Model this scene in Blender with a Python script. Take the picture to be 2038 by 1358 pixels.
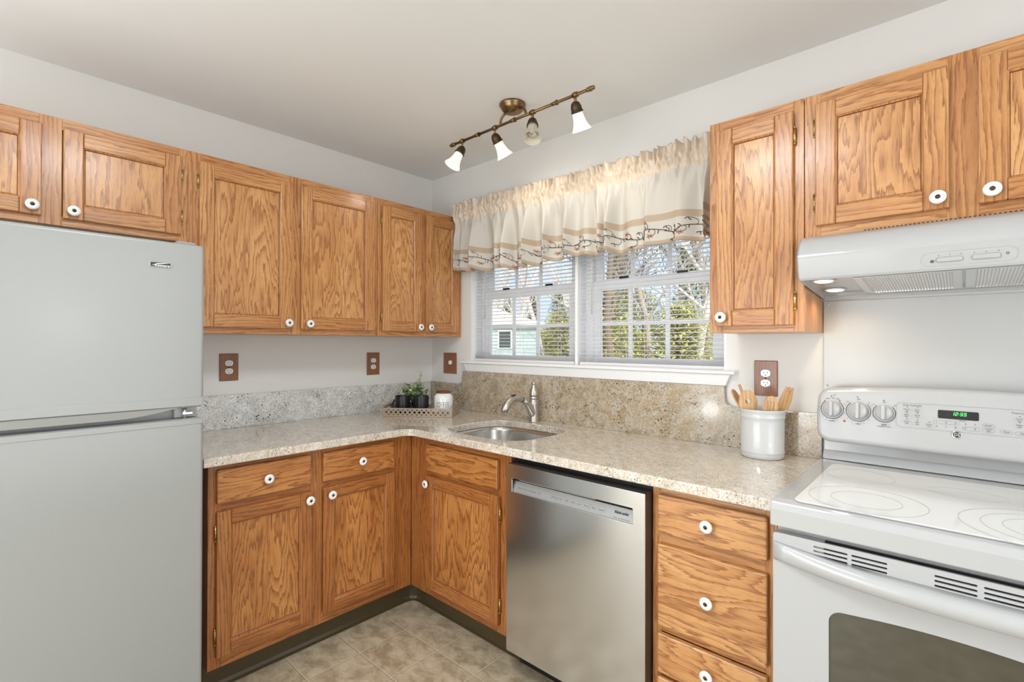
import bpy, bmesh, math, random
from mathutils import Vector, Matrix, noise
from math import sin, cos, pi, radians as R

for o in list(bpy.data.objects): bpy.data.objects.remove(o)
SC = bpy.context.scene
COL = SC.collection

# ------------------------------------------------------------------ camera
W, H = 2038, 1358
yaw, pitch, roll, fpx = -0.7407, 0.0051, 0.0025, 984.23
fw = Vector((sin(yaw)*cos(pitch), cos(yaw)*cos(pitch), sin(pitch)))
rr = Vector((cos(yaw), -sin(yaw), 0)); uu = rr.cross(fw)
r2 = rr*cos(roll)+uu*sin(roll); u2 = -rr*sin(roll)+uu*cos(roll)
cd = bpy.data.cameras.new('camera'); cam = bpy.data.objects.new('camera', cd); COL.objects.link(cam)
cd.sensor_width = 36; cd.lens = fpx/W*36; cd.clip_start = .02; cd.clip_end = 300
M3 = Matrix((r2, u2, -fw)).transposed()
cam.matrix_world = Matrix.Translation((2.6685, -2.112, 1.3298)) @ M3.to_4x4()
SC.camera = cam

# ------------------------------------------------------------------ world, sun, exposure
SC.view_settings.view_transform = 'Standard'; SC.view_settings.look = 'None'
SC.view_settings.gamma = 1; SC.view_settings.exposure = 0.04; SC.view_settings.use_curve_mapping = False
wd = bpy.data.worlds.new('sky'); SC.world = wd; wd.use_nodes = True
nt = wd.node_tree; nt.nodes.clear()
wo = nt.nodes.new('ShaderNodeOutputWorld'); bg = nt.nodes.new('ShaderNodeBackground')
tc = nt.nodes.new('ShaderNodeTexCoord'); sx = nt.nodes.new('ShaderNodeSeparateXYZ'); cr = nt.nodes.new('ShaderNodeValToRGB')
cr.color_ramp.elements[0].position = 0; cr.color_ramp.elements[0].color = (.30, .37, .45, 1)
cr.color_ramp.elements[1].position = .85; cr.color_ramp.elements[1].color = (.82, .90, 1, 1)
e_ = cr.color_ramp.elements.new(.35); e_.color = (.25, .345, .46, 1)
nt.links.new(tc.outputs['Generated'], sx.inputs[0]); nt.links.new(sx.outputs['Z'], cr.inputs[0])
nt.links.new(cr.outputs[0], bg.inputs[0]); bg.inputs[1].default_value = 2.6
nt.links.new(bg.outputs[0], wo.inputs[0])

def lamp(name, kind, loc, energy, color=(1, 1, 1), target=None, **kw):
    d = bpy.data.lights.new(name, kind); d.energy = energy; d.color = color
    for k, v in kw.items(): setattr(d, k, v)
    o = bpy.data.objects.new(name, d); COL.objects.link(o); o.location = loc
    if target is not None: o.rotation_euler = (Vector(target)-Vector(loc)).to_track_quat('-Z', 'Y').to_euler()
    return o
lamp('sun', 'SUN', (20, -10, 20), 4.6, (1, .95, .86), (0, 2, 0), angle=R(.6))
# added area lights against solid unseen walls, filling the room like window daylight
lamp('rear_fill_light', 'AREA', (1.25, -3.86, 1.05), 20, (.89, .945, 1), (1.25, 0, 1.15), shape='RECTANGLE', size=1.9, size_y=2.0)
lamp('side_fill_light', 'AREA', (4.16, -1.55, 1.25), 21, (.89, .945, 1), (0, -1.55, 1.25), shape='RECTANGLE', size=1.6, size_y=1.9)
lamp('dishwasher_reflection_light', 'AREA', (.04, -3.42, 1.15), 22, (.89, .945, 1), (3, -3.42, 1.15), shape='RECTANGLE', size=.8, size_y=1.9)  # added to give the dishwasher door its bright reflection
# added unseen lamps: soft point and ceiling disk for fill, small points for highlights
lamp('point_fill_light', 'POINT', (1.6, -3.0, 1.0), 30, (.94, .97, 1), shadow_soft_size=.42)  # added soft fill, no lamp body
lamp('splash_highlight_light', 'POINT', (.75, -3.05, .66), 3, (.97, .98, 1), shadow_soft_size=.08)  # added for the highlight on the tan backsplash
lamp('fridge_highlight_light', 'POINT', (4.02, -1.62, 1.47), 3, (.97, .98, 1), shadow_soft_size=.07)  # added for the highlight on the refrigerator door
lamp('overhead_fill_light', 'AREA', (1.9, -1.75, 2.415), 20, (.94, .965, 1), (1.9, -1.75, 0), shape='DISK', size=.55)  # added overhead fill for counters and floor

# ------------------------------------------------------------------ material helpers
def mat(name, color=(.8, .8, .8), rough=.5, metal=0, **kw):
    m = bpy.data.materials.new(name); m.use_nodes = True
    b = m.node_tree.nodes['Principled BSDF']
    b.inputs['Base Color'].default_value = (*color, 1); b.inputs['Roughness'].default_value = rough
    b.inputs['Metallic'].default_value = metal
    for k, v in kw.items(): b.inputs[k].default_value = v
    return m
class NT:
    def __init__(s, m): s.t = m.node_tree; s.b = s.t.nodes['Principled BSDF']
    def n(s, kind, **kw):
        x = s.t.nodes.new('ShaderNode'+kind)
        for k, v in kw.items():
            if k[0] == '_': x.inputs[int(k[1:]) if k[1:].isdigit() else k[1:].replace('_', ' ')].default_value = v
            else: setattr(x, k, v)
        return x
    def l(s, a, b): s.t.links.new(a, b)
    def math(s, op, a, b=None, c=None):
        x = s.n('Math', operation=op)
        for i, v in enumerate((a, b, c)):
            if v is None: continue
            if hasattr(v, 'is_linked') or hasattr(v, 'links'): s.l(v, x.inputs[i])
            else: x.inputs[i].default_value = v
        return x.outputs[0]
    def ramp(s, fac, stops, interp='LINEAR'):
        x = s.n('ValToRGB'); e = x.color_ramp.elements; x.color_ramp.interpolation = interp
        while len(e) < len(stops): e.new(.5)
        for i, (p, c) in enumerate(stops): e[i].position = p; e[i].color = (*c, 1) if len(c) == 3 else c
        s.l(fac, x.inputs[0]); return x.outputs[0]
    def mix(s, fac, a, b, mode='MIX'):
        x = s.n('MixRGB', blend_type=mode)
        for i, v in enumerate((fac, a, b)):
            if hasattr(v, 'links'): s.l(v, x.inputs[i])
            elif isinstance(v, tuple): x.inputs[i].default_value = (*v, 1)
            else: x.inputs[i].default_value = v
        return x.outputs[0]
    def noise(s, vec, scale, detail=2, rough=.5, dist=0):
        x = s.n('TexNoise', _Scale=scale, _Detail=detail, _Roughness=rough, _Distortion=dist)
        s.l(vec, x.inputs['Vector']); return x.outputs[0]
    def map(s, vec, scale=(1, 1, 1), rot=(0, 0, 0), loc=(0, 0, 0)):
        x = s.n('Mapping'); s.l(vec, x.inputs[0]); x.inputs['Scale'].default_value = scale
        x.inputs['Rotation'].default_value = rot; x.inputs['Location'].default_value = loc; return x.outputs[0]
    def bump(s, h, strength=.2, dist=.002):
        x = s.n('Bump', _Strength=strength, _Distance=dist); s.l(h, x.inputs['Height']); s.l(x.outputs[0], s.b.inputs['Normal'])

def oak(name, light, mid, dark, rings=22, straight=0.0, rough=.30):
    m = mat(name, mid, rough); t = NT(m)
    uv = t.n('UVMap').outputs[0]
    jag = t.noise(t.map(uv, (95, 5.5, 1)), 1, 3, .6)
    n1 = t.noise(t.map(uv, (6.5, 1.25, 1)), 1, 2.2, .5, .25)
    sp = t.n('SeparateXYZ'); t.l(uv, sp.inputs[0])
    a = t.math('MULTIPLY', n1, rings*(1-straight*.7))
    b = t.math('MULTIPLY_ADD', sp.outputs[0], 120.0*straight, a)
    c = t.math('MULTIPLY_ADD', jag, 1.9, b)
    f = t.math('FRACT', c)
    ring = t.ramp(f, [(0, (1, 1, 1)), (.10, (.95, .95, .95)), (.30, (.45, .45, .45)), (.60, (.12, .12, .12)), (.97, (0, 0, 0)), (1, (1, 1, 1))])
    fine = t.noise(t.map(uv, (520, 16, 1)), 1, 2.5, .65)
    pores = t.ramp(t.noise(t.map(uv, (900, 30, 1)), 1, 2, .6), [(.36, (1, 1, 1)), (.47, (0, 0, 0))])
    blot = t.noise(t.map(uv, (9, 2.0, 1)), 1, 3, .5)
    base = t.mix(t.ramp(blot, [(.35, (0, 0, 0)), (.65, (1, 1, 1))]), light, mid)
    k = t.math('MULTIPLY', ring, t.math('MULTIPLY_ADD', fine, 1.5, .02))
    col = t.mix(k, base, dark)
    col = t.mix(t.math('MULTIPLY', pores, .38), col, dark)
    t.l(col, t.b.inputs['Base Color'])
    t.bump(fine, .15, .001)
    t.b.inputs['Coat Weight'].default_value = .3; t.b.inputs['Coat Roughness'].default_value = .18
    return m
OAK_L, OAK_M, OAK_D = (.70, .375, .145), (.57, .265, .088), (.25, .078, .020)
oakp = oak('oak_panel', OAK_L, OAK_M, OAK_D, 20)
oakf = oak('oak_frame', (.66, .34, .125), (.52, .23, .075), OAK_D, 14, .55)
OBL, OBM, OBD = (.60, .27, .078), (.46, .175, .045), (.17, .046, .011)  # darker oak copy: shade on the low cabinets is put into the colour
oakpb = oak('oak_panel_shaded', OBL, OBM, OBD, 20)
oakfb = oak('oak_frame_shaded', (.50, .205, .056), (.37, .13, .033), OBD, 14, .55)
oakin = mat('oak_edge', (.20, .065, .02), .4)
plate_wood = oak('outlet_plate_wood', (.36, .14, .05), (.28, .10, .035), (.14, .045, .015), 10, .9)
beech = oak('beech', (.72, .44, .2), (.62, .36, .15), (.45, .24, .09), 6, .5, .5)

def wallpaint(name, c, bumpy=.1):
    m = mat(name, c, .6); t = NT(m)
    g = t.n('NewGeometry').outputs['Position']
    n = t.noise(g, 45, 3, .6); big = t.noise(g, 1.5, 2)
    t.l(t.mix(t.math('MULTIPLY', big, .12), c, tuple(x*.86 for x in c)), t.b.inputs['Base Color'])
    t.bump(n, bumpy, .004); return m
paint = wallpaint('wall_paint', (.81, .80, .775))
ceilp = wallpaint('ceiling_paint', (.84, .85, .84), .05)
white_paint = mat('white_trim_paint', (.90, .90, .90), .35)
vinyl_white = mat('white_vinyl', (.93, .93, .94), .35)

def granite(name, a, b, c, rough=.12, clumpy=.5, stretch=1.0):
    m = mat(name, a, rough); t = NT(m)
    g = t.n('NewGeometry').outputs['Position']
    gd = t.map(g, (1, 1, 1), (.5, .35, .6))
    gs = t.map(gd, (1, stretch, 1))
    n1 = t.noise(gd, 4.5, 6, .6, .8)
    n2 = t.noise(gs, 22, 6, .65, .4)
    col = t.mix(t.ramp(n1, [(.40, (0, 0, 0)), (.60, (1, 1, 1))]), a, b)
    col = t.mix(t.ramp(n2, [(.42, (0, 0, 0)), (.60, (.9, .9, .9))]), col, c)
    n3 = t.noise(gs, 130, 5, .75)
    grain = t.ramp(n3, [(.30, (.34, .31, .28)), (.44, (.80, .78, .75)), (.55, (1.02, 1.02, 1.02)), (.70, (1.35, 1.35, 1.33))])
    col = t.mix(.85, col, grain, 'MULTIPLY')
    vo = t.n('TexVoronoi', _Scale=210); t.l(gs, vo.inputs['Vector'])
    sp = t.n('SeparateXYZ'); t.l(vo.outputs['Color'], sp.inputs[0])
    cell = t.ramp(sp.outputs[0], [(.06, (1, 1, 1)), (.09, (0, 0, 0))])
    clump = t.ramp(t.noise(gd, 8, 4, .6), [(.40, (.12, .12, .12)), (.62, (1, 1, 1))])
    col = t.mix(t.math('MULTIPLY', cell, clump), col, (.05, .038, .034))
    wh = t.ramp(sp.outputs[1], [(.88, (0, 0, 0)), (.93, (1, 1, 1))])
    col = t.mix(t.math('MULTIPLY', wh, .35), col, tuple(min(.92, x*1.4) for x in c))
    v2 = t.n('TexVoronoi', _Scale=62); t.l(gd, v2.inputs['Vector'])
    near = t.ramp(v2.outputs['Distance'], [(.20, (1, 1, 1)), (.30, (0, 0, 0))])
    cl2 = t.ramp(t.noise(gd, 7, 3, .55), [(.56, (0, 0, 0)), (.62, (1, 1, 1))])
    col = t.mix(t.math('MULTIPLY', t.math('MULTIPLY', near, cl2), clumpy), col, (.03, .016, .014))
    t.l(col, t.b.inputs['Base Color']); t.b.inputs['Coat Weight'].default_value = .5; t.b.inputs['Coat Roughness'].default_value = .04
    return m
gr_top = granite('granite_counter', (.70, .60, .48), (.58, .52, .44), (.80, .745, .66), clumpy=.35, stretch=2.2)
gr_left = granite('granite_grey_splash', (.68, .69, .665), (.60, .605, .59), (.84, .85, .835), clumpy=.95)
gr_back = granite('granite_tan_splash', (.46, .355, .225), (.38, .31, .21), (.54, .48, .39), clumpy=.95)

# floor: square vinyl tiles with pale grout
flm = mat('vinyl_tile_floor', (.5, .45, .38), .38); t = NT(flm)
g = t.n('NewGeometry').outputs['Position']; TS = .232
br = t.n('TexBrick', _Scale=1.0, _Mortar_Size=.0028, _Brick_Width=TS, _Row_Height=TS, _Mortar_Smooth=.3, offset=0.0, squash=1.0)
t.l(t.map(g, loc=(-.052-.005, .05, 0)), br.inputs['Vector'])
br.inputs['Color1'].default_value = (0, 0, 0, 1); br.inputs['Color2'].default_value = (1, 1, 1, 1); br.inputs['Mortar'].default_value = (.5, .5, .5, 1)
n1 = t.noise(t.map(g, (1, 1.5, 1), (0, 0, .6)), 10, 8, .7, .35); n2 = t.noise(g, 60, 5, .7, .2)
tile = t.mix(t.ramp(n1, [(.40, (0, 0, 0)), (.60, (1, 1, 1))]), (.30, .24, .15), (.60, .53, .39))
tile = t.mix(t.math('MULTIPLY', n2, .5), tile, (.42, .33, .22))
tile = t.mix(t.math('MULTIPLY', br.outputs['Color'], .16), tile, (.45, .36, .27))
br2 = t.n('TexBrick', _Scale=1.0, _Mortar_Size=.0022, _Brick_Width=TS, _Row_Height=TS, _Mortar_Smooth=.3, offset=0.0, squash=1.0)
t.l(t.map(g, loc=(-.052-.005-.0035, .05+.0035, 0)), br2.inputs['Vector'])
tile = t.mix(t.math('MULTIPLY', br2.outputs['Fac'], .6), tile, (.17, .12, .065))
fc = t.mix(br.outputs['Fac'], tile, (.58, .50, .37))
t.l(fc, t.b.inputs['Base Color']); t.bump(t.math('SUBTRACT', 1.0, br.outputs['Fac']), .3, .002)
toekick_m = mat('dark_olive_vinyl', (.075, .055, .025), .35)

enamel = mat('white_enamel', (.48, .485, .485), .12); NT(enamel).b.inputs['Coat Weight'].default_value = .3
fridge_m = mat('fridge_white_enamel', (.30, .307, .295), .2)
tt = NT(fridge_m); tt.bump(tt.noise(tt.n('NewGeometry').outputs['Position'], 260, 2), .05, .001)
dark_gap = mat('dark_gap', (.02, .02, .02), .6)
gray_pl = mat('grey_plastic', (.42, .42, .41), .4)
steel = mat('brushed_steel', (.70, .72, .75), .30, 1.0); t = NT(steel)
n = t.noise(t.map(t.n('NewGeometry').outputs['Position'], (600, 600, 6)), 1, 2, .6)
t.l(t.math('MULTIPLY_ADD', n, .08, .15), t.b.inputs['Roughness']); t.bump(n, .03, .0005)
sinksteel = mat('sink_steel', (.55, .54, .52), .25, 1.0)
nickel = mat('brushed_nickel', (.52, .49, .45), .34, 1.0)
brass = mat('antique_brass', (.24, .155, .075), .30, 1.0)
brass_b = mat('old_brass_hinge', (.50, .36, .17), .3, 1.0)
bronze = mat('dark_bronze', (.09, .06, .035), .38, .9)
ceramic = mat('white_ceramic', (.86, .86, .85), .08); NT(ceramic).b.inputs['Coat Weight'].default_value = .5
crock_glaze = mat('white_crock_glaze', (.62, .63, .63), .08); NT(crock_glaze).b.inputs['Coat Weight'].default_value = .4
black_cer = mat('black_matte_ceramic', (.012, .012, .016), .35)
black_pl = mat('black_plastic', (.012, .012, .014), .3)
lidwood = mat('dark_lid_wood', (.14, .05, .02), .45)
traywood = oak('whitewashed_tray_wood', (.44, .35, .26), (.38, .30, .22), (.24, .18, .13), 10, .6, .6)
satin = mat('beige_satin', (.74, .61, .47), .38); NT(satin).b.inputs['Sheen Weight'].default_value = .3
def cloth(name, c, tr):
    m = mat(name, c, .5); t = NT(m); td = t.n('BsdfTranslucent'); td.inputs[0].default_value = (*c, 1)
    mx = t.n('MixShader', _0=tr); t.l(t.b.outputs[0], mx.inputs[1]); t.l(td.outputs[0], mx.inputs[2])
    t.l(mx.outputs[0], t.t.nodes['Material Output'].inputs[0]); return m
slat_white = cloth('blind_slat_white', (.96, .96, .98), .5)
creamcloth = cloth('cream_cloth', (.76, .725, .66), .25)
tancloth = cloth('tan_band_cloth', (.56, .44, .32), .15)
satin = cloth('beige_satin', (.78, .66, .53), .1); NT(satin).b.inputs['Roughness'].default_value = .35
thread_d = mat('dark_brown_thread', (.06, .03, .025), .6)
thread_r = mat('rust_thread', (.38, .12, .06), .6)
glass = mat('window_glass', (1, 1, 1), 0); g_ = NT(glass)
tb = g_.n('BsdfTransparent'); gl = g_.n('BsdfGlossy', _Roughness=.02); fr = g_.n('Fresnel', _IOR=1.35); mx = g_.n('MixShader')
g_.l(fr.outputs[0], mx.inputs[0]); g_.l(tb.outputs[0], mx.inputs[1]); g_.l(gl.outputs[0], mx.inputs[2]); g_.l(mx.outputs[0], g_.t.nodes['Material Output'].inputs[0])
oven_glass = mat('oven_dark_glass', (.035, .035, .022), .06); NT(oven_glass).b.inputs['IOR'].default_value = 2.1
def emis(name, c, s, base=(.8, .8, .8)):
    m = mat(name, base, .4); NT(m).b.inputs['Emission Color'].default_value = (*c, 1); NT(m).b.inputs['Emission Strength'].default_value = s; return m
shade_lit = emis('lit_frosted_glass', (1, .86, .62), .55, (.9, .88, .84))
bulb_lit = emis('lit_bulb', (1, .88, .65), 9)
shade_off = cloth('unlit_frosted_glass', (.84, .80, .70), .45)
hoodlamp = emis('hood_lamp_glass', (1, .86, .62), 4.0)
green_led = emis('green_display_digits', (.1, 1, .15), 2.2, (0, .1, 0))
red_ind = mat('red_indicator', (.45, .05, .02), .3)
ink = mat('grey_print', (.22, .22, .23), .5)
ink_d = mat('dark_print', (.03, .03, .03), .5)
ring_m = mat('grey_ring_print', (.42, .42, .42), .4)
chrome = mat('chrome', (.75, .75, .75), .1, 1.0)
leaf_a = mat('sage_leaf', (.40, .56, .22), .5); leaf_b = mat('pale_leaf', (.74, .84, .56), .5); leaf_c = mat('dark_leaf', (.07, .15, .06), .5)
soil = mat('soil', (.05, .035, .025), .9)
splash_panel = mat('white_wall_panel', (.54, .545, .54), .16)

# ------------------------------------------------------------------ mesh builder
class MB:
    def __init__(s): s.v = []; s.f = []; s.m = []; s.u = []; s.mats = []; s.sm = []
    def mi(s, m):
        if m not in s.mats: s.mats.append(m)
        return s.mats.index(m)
    def face(s, idx, m, uv=None, smooth=False):
        s.f.append(idx); s.m.append(s.mi(m)); s.u.append(uv or [(0, 0)]*len(idx)); s.sm.append(smooth)
    def box(s, x0, x1, y0, y1, z0, z1, m, g=2):
        x0, x1 = min(x0, x1), max(x0, x1); y0, y1 = min(y0, y1), max(y0, y1); z0, z1 = min(z0, z1), max(z0, z1)
        b = len(s.v); P = [(x, y, z) for z in (z0, z1) for y in (y0, y1) for x in (x0, x1)]; s.v += P
        ou, ov = random.uniform(0, 40), random.uniform(0, 40)
        for idx, nax in (((0, 2, 3, 1), 2), ((4, 5, 7, 6), 2), ((0, 1, 5, 4), 1), ((2, 6, 7, 3), 1), ((0, 4, 6, 2), 0), ((1, 3, 7, 5), 0)):
            if nax == g: ua, va = [a for a in (0, 1, 2) if a != g]
            else: ua = [a for a in (0, 1, 2) if a not in (g, nax)][0]; va = g
            s.face([b+i for i in idx], m, [(P[i][ua]+ou, P[i][va]+ov) for i in idx])
        return s
    def frustum(s, rect0, rect1, y0, y1, m, g=2):
        # rectangles (x0,x1,z0,z1) at depth y0 and y1: a pyramid-like ring for mouldings
        b = len(s.v)
        for (a, c, d, e), y in ((rect0, y0), (rect1, y1)):
            s.v += [(a, y, d), (c, y, d), (c, y, e), (a, y, e)]
        ou = random.uniform(0, 40)
        for i in range(4):
            j = (i+1) % 4; idx = [b+i, b+j, b+4+j, b+4+i]
            s.face(idx, m, [(s.v[k][0]+ou, s.v[k][2]) for k in idx])
    def lathe(s, prof, m, n=28, M=None, mats=None, smooth=True, sx=1, sy=1):
        M = M or Matrix(); b = len(s.v); k = len(prof)
        for i in range(n):
            a = 2*pi*i/n
            for r, z in prof: s.v.append(tuple(M @ Vector((r*cos(a)*sx, r*sin(a)*sy, z))))
        for i in range(n):
            for j in range(k-1):
                i2 = (i+1) % n
                mm = mats[j] if mats else m
                s.face([b+i*k+j, b+i2*k+j, b+i2*k+j+1, b+i*k+j+1], mm, None, smooth)
        for j, fl in ((0, 1), (k-1, 0)):
            if prof[j][0] > 1e-6:
                idx = [b+i*k+j for i in range(n)]
                s.face(idx[::-1] if fl else idx, (mats[0 if fl else -1] if mats else m))
        return s
    def tube(s, pts, rad, m, n=10, caps=True, smooth=True):
        pts = [Vector(p) for p in pts]; b = len(s.v); up = Vector((0, 0, 1)); prev = None
        rs = rad if isinstance(rad, (list, tuple)) else [rad]*len(pts)
        for i, p in enumerate(pts):
            d = (pts[min(i+1, len(pts)-1)]-pts[max(i-1, 0)]).normalized()
            if prev is None:
                a = d.cross(up)
                if a.length < .05: a = d.cross(Vector((1, 0, 0)))
                a.normalize()
            else: a = (prev-d*prev.dot(d)).normalized()
            prev = a; c = d.cross(a)
            for k in range(n):
                t_ = 2*pi*k/n; s.v.append(tuple(p+(a*cos(t_)+c*sin(t_))*rs[i]))
        for i in range(len(pts)-1):
            for k in range(n):
                k2 = (k+1) % n; s.face([b+i*n+k, b+(i+1)*n+k, b+(i+1)*n+k2, b+i*n+k2][::-1], m, None, smooth)
        if caps:
            s.face([b+k for k in range(n)][::-1][::-1], m); s.face([b+(len(pts)-1)*n+k for k in range(n)][::-1], m)
        return s
    def prism(s, poly, axis, a0, a1, m, g=None):
        # poly: list of 2D points in the plane of the two other axes (in x,y,z order); extruded a0..a1
        b = len(s.v); n = len(poly); o = [i for i in (0, 1, 2) if i != axis]
        for a in (a0, a1):
            for p in poly:
                q = [0, 0, 0]; q[axis] = a; q[o[0]] = p[0]; q[o[1]] = p[1]; s.v.append(tuple(q))
        uvf = lambda idx: [(s.v[k][o[0]]+s.v[k][axis], s.v[k][o[1]]) for k in idx]
        i1 = [b+i for i in range(n)]; i2 = [b+n+i for i in range(n)]
        s.face(i1[::-1], m, uvf(i1)); s.face(i2, m, uvf(i2))
        for i in range(n):
            j = (i+1) % n; idx = [b+i, b+j, b+n+j, b+n+i]; s.face(idx, m, uvf(idx))
        return s
    def add(s, me, M, m, smooth=False):
        b = len(s.v); s.v += [tuple(M @ v.co) for v in me.vertices]
        for p in me.polygons: s.face([b+i for i in p.vertices], m, None, smooth)
        return s
    def xform(s, M, start=0):
        s.v = [v if i < start else tuple(M @ Vector(v)) for i, v in enumerate(s.v)]; return s
    def build(s, name, parent=None, bevel=0, seg=2, M=None, recalc=True):
        me = bpy.data.meshes.new(name); me.from_pydata(s.v, [], s.f)
        for m in s.mats: me.materials.append(m)
        uvl = me.uv_layers.new(name='UVMap'); k = 0
        for p, mi_, uv, sm in zip(me.polygons, s.m, s.u, s.sm):
            p.material_index = mi_; p.use_smooth = sm
            for j in range(len(p.vertices)): uvl.data[p.loop_start+j].uv = uv[j]
        if recalc:
            bm = bmesh.new(); bm.from_mesh(me); bmesh.ops.recalc_face_normals(bm, faces=bm.faces); bm.to_mesh(me); bm.free()
        me.update()
        o = bpy.data.objects.new(name, me); COL.objects.link(o)
        if M is not None: o.matrix_world = M
        if parent: o.parent = parent
        if bevel:
            bv = o.modifiers.new('bevel', 'BEVEL'); bv.width = bevel; bv.segments = seg; bv.limit_method = 'ANGLE'; bv.angle_limit = R(40)
        return o
def tag(o, label=None, cat=None, group=None, kind=None):
    if label: o['label'] = label
    if cat: o['category'] = cat
    if group: o['group'] = group
    if kind: o['kind'] = kind
    return o
def thing(name, label, cat, loc=(0, 0, 0), rz=0, group=None):
    o = bpy.data.objects.new(name, None); COL.objects.link(o); o.location = loc; o.rotation_euler = (0, 0, rz)
    o.empty_display_size = .05
    return tag(o, label, cat, group)
def struct(o): o['kind'] = 'structure'; return o
def curve_mesh(splines, extrude, bevel=0, res=3):
    # filled 2D outlines (first outer, others holes), returned as mesh lying in XY, centred on z=0
    c = bpy.data.curves.new('tmp', 'CURVE'); c.dimensions = '2D'; c.fill_mode = 'BOTH'; c.extrude = max(extrude-bevel, 0); c.bevel_depth = bevel; c.bevel_resolution = res
    if bevel: c.offset = -bevel
    for pts in splines:
        sp = c.splines.new('POLY'); sp.points.add(len(pts)-1); sp.use_cyclic_u = True
        for i, p in enumerate(pts): sp.points[i].co = (p[0], p[1], 0, 1)
    o = bpy.data.objects.new('tmp', c); COL.objects.link(o); dg = bpy.context.evaluated_depsgraph_get(); dg.update()
    me = bpy.data.meshes.new_from_object(o.evaluated_get(dg)); bpy.data.objects.remove(o); bpy.data.curves.remove(c); return me
def text_mesh(body, size, extrude=.0004, shear=0, spacing=1, bold=0):
    c = bpy.data.curves.new('tmp', 'FONT'); c.body = body; c.size = size; c.extrude = extrude; c.align_x = 'CENTER'; c.align_y = 'CENTER'
    c.shear = shear; c.space_character = spacing; c.offset = bold
    c.resolution_u = 3
    o = bpy.data.objects.new('tmp', c); COL.objects.link(o); dg = bpy.context.evaluated_depsgraph_get(); dg.update()
    me = bpy.data.meshes.new_from_object(o.evaluated_get(dg)); bpy.data.objects.remove(o); bpy.data.curves.remove(c); return me
def rrect(x0, x1, y0, y1, r, n=6):
    P = []
    for cx, cy, a in ((x1-r, y1-r, 0), (x0+r, y1-r, 90), (x0+r, y0+r, 180), (x1-r, y0+r, 270)):
        for i in range(n+1): t_ = R(a+90*i/n); P.append((cx+r*cos(t_), cy+r*sin(t_)))
    return P
# frame whose local X goes right, Y up and Z out of a wall that faces -y
FRONT = Matrix(((1, 0, 0, 0), (0, 0, -1, 0), (0, 1, 0, 0), (0, 0, 0, 1)))
def frontM(x, y, z): return Matrix.Translation((x, y, z)) @ FRONT

# ------------------------------------------------------------------ the room
XR, YB, CZ = 4.2, -3.9, 2.436
struct(MB().box(-.12, XR+.12, YB-.12, .12, -.1, 0, flm).build('floor'))
struct(MB().box(-.12, XR+.12, YB-.12, .14, CZ, CZ+.1, ceilp).build('ceiling'))
struct(MB().box(-.12, 0, YB, 0, 0, CZ, paint).build('wall_left'))
struct(MB().box(XR, XR+.12, YB, 0, 0, CZ, paint).build('wall_right'))
struct(MB().box(-.12, XR+.12, YB-.12, YB, 0, CZ, paint).build('wall_rear'))
WX0, WX1, WZ0, WZ1, WT = .387, 1.940, 1.205, 2.12, .14
b = MB()
b.box(-.12, WX0, 0, WT, 0, CZ, paint); b.box(WX1, XR+.12, 0, WT, 0, CZ, paint)
b.box(WX0, WX1, 0, WT, 0, WZ0, paint); b.box(WX0, WX1, 0, WT, WZ1, CZ, paint)
struct(b.build('wall_back'))
# jamb liners and the mullion between the two units
b = MB(); b.box(WX0, WX0+.012, .0, WT, WZ0, WZ1, white_paint); b.box(WX1-.008, WX1, 0, WT, WZ0, WZ1, white_paint); b.box(WX0, WX1, 0, WT, WZ1-.012, WZ1, white_paint)
b.box(WX0, WX1, .0, WT, WZ0, WZ0+.004, white_paint)
struct(b.build('trim_1'))
struct(MB().box(1.169, 1.187, .012, WT, WZ0+.004, WZ1-.012, white_paint).build('trim_2', bevel=.003))
# stool and apron
b = MB(); b.prism([(0, 1.2045), (-.034, 1.2045), (-.042, 1.2085), (-.042, 1.2165), (-.034, 1.221), (0, 1.221)], 0, .335, 1.985, white_paint)
struct(b.build('trim_3'))
b = MB()
P0, P1 = .352, 1.965
pr = [(-.0215, 1.158), (-.030, 1.204), (0, 1.204), (0, 1.158)]
b.v += [(P0+.018, pr[0][0], pr[0][1]), (P0, pr[1][0], pr[1][1]), (P0, pr[2][0], pr[2][1]), (P0+.018, 0, 1.158),
        (P1-.022, pr[0][0], pr[0][1]), (P1, pr[1][0], pr[1][1]), (P1, 0, 1.204), (P1-.022, 0, 1.158)]
for f in ((0, 1, 5, 4), (0, 3, 2, 1), (4, 5, 6, 7), (1, 2, 6, 5), (0, 4, 7, 3), (2, 3, 7, 6)): b.face(list(f), white_paint)
struct(b.build('trim_4'))

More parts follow.
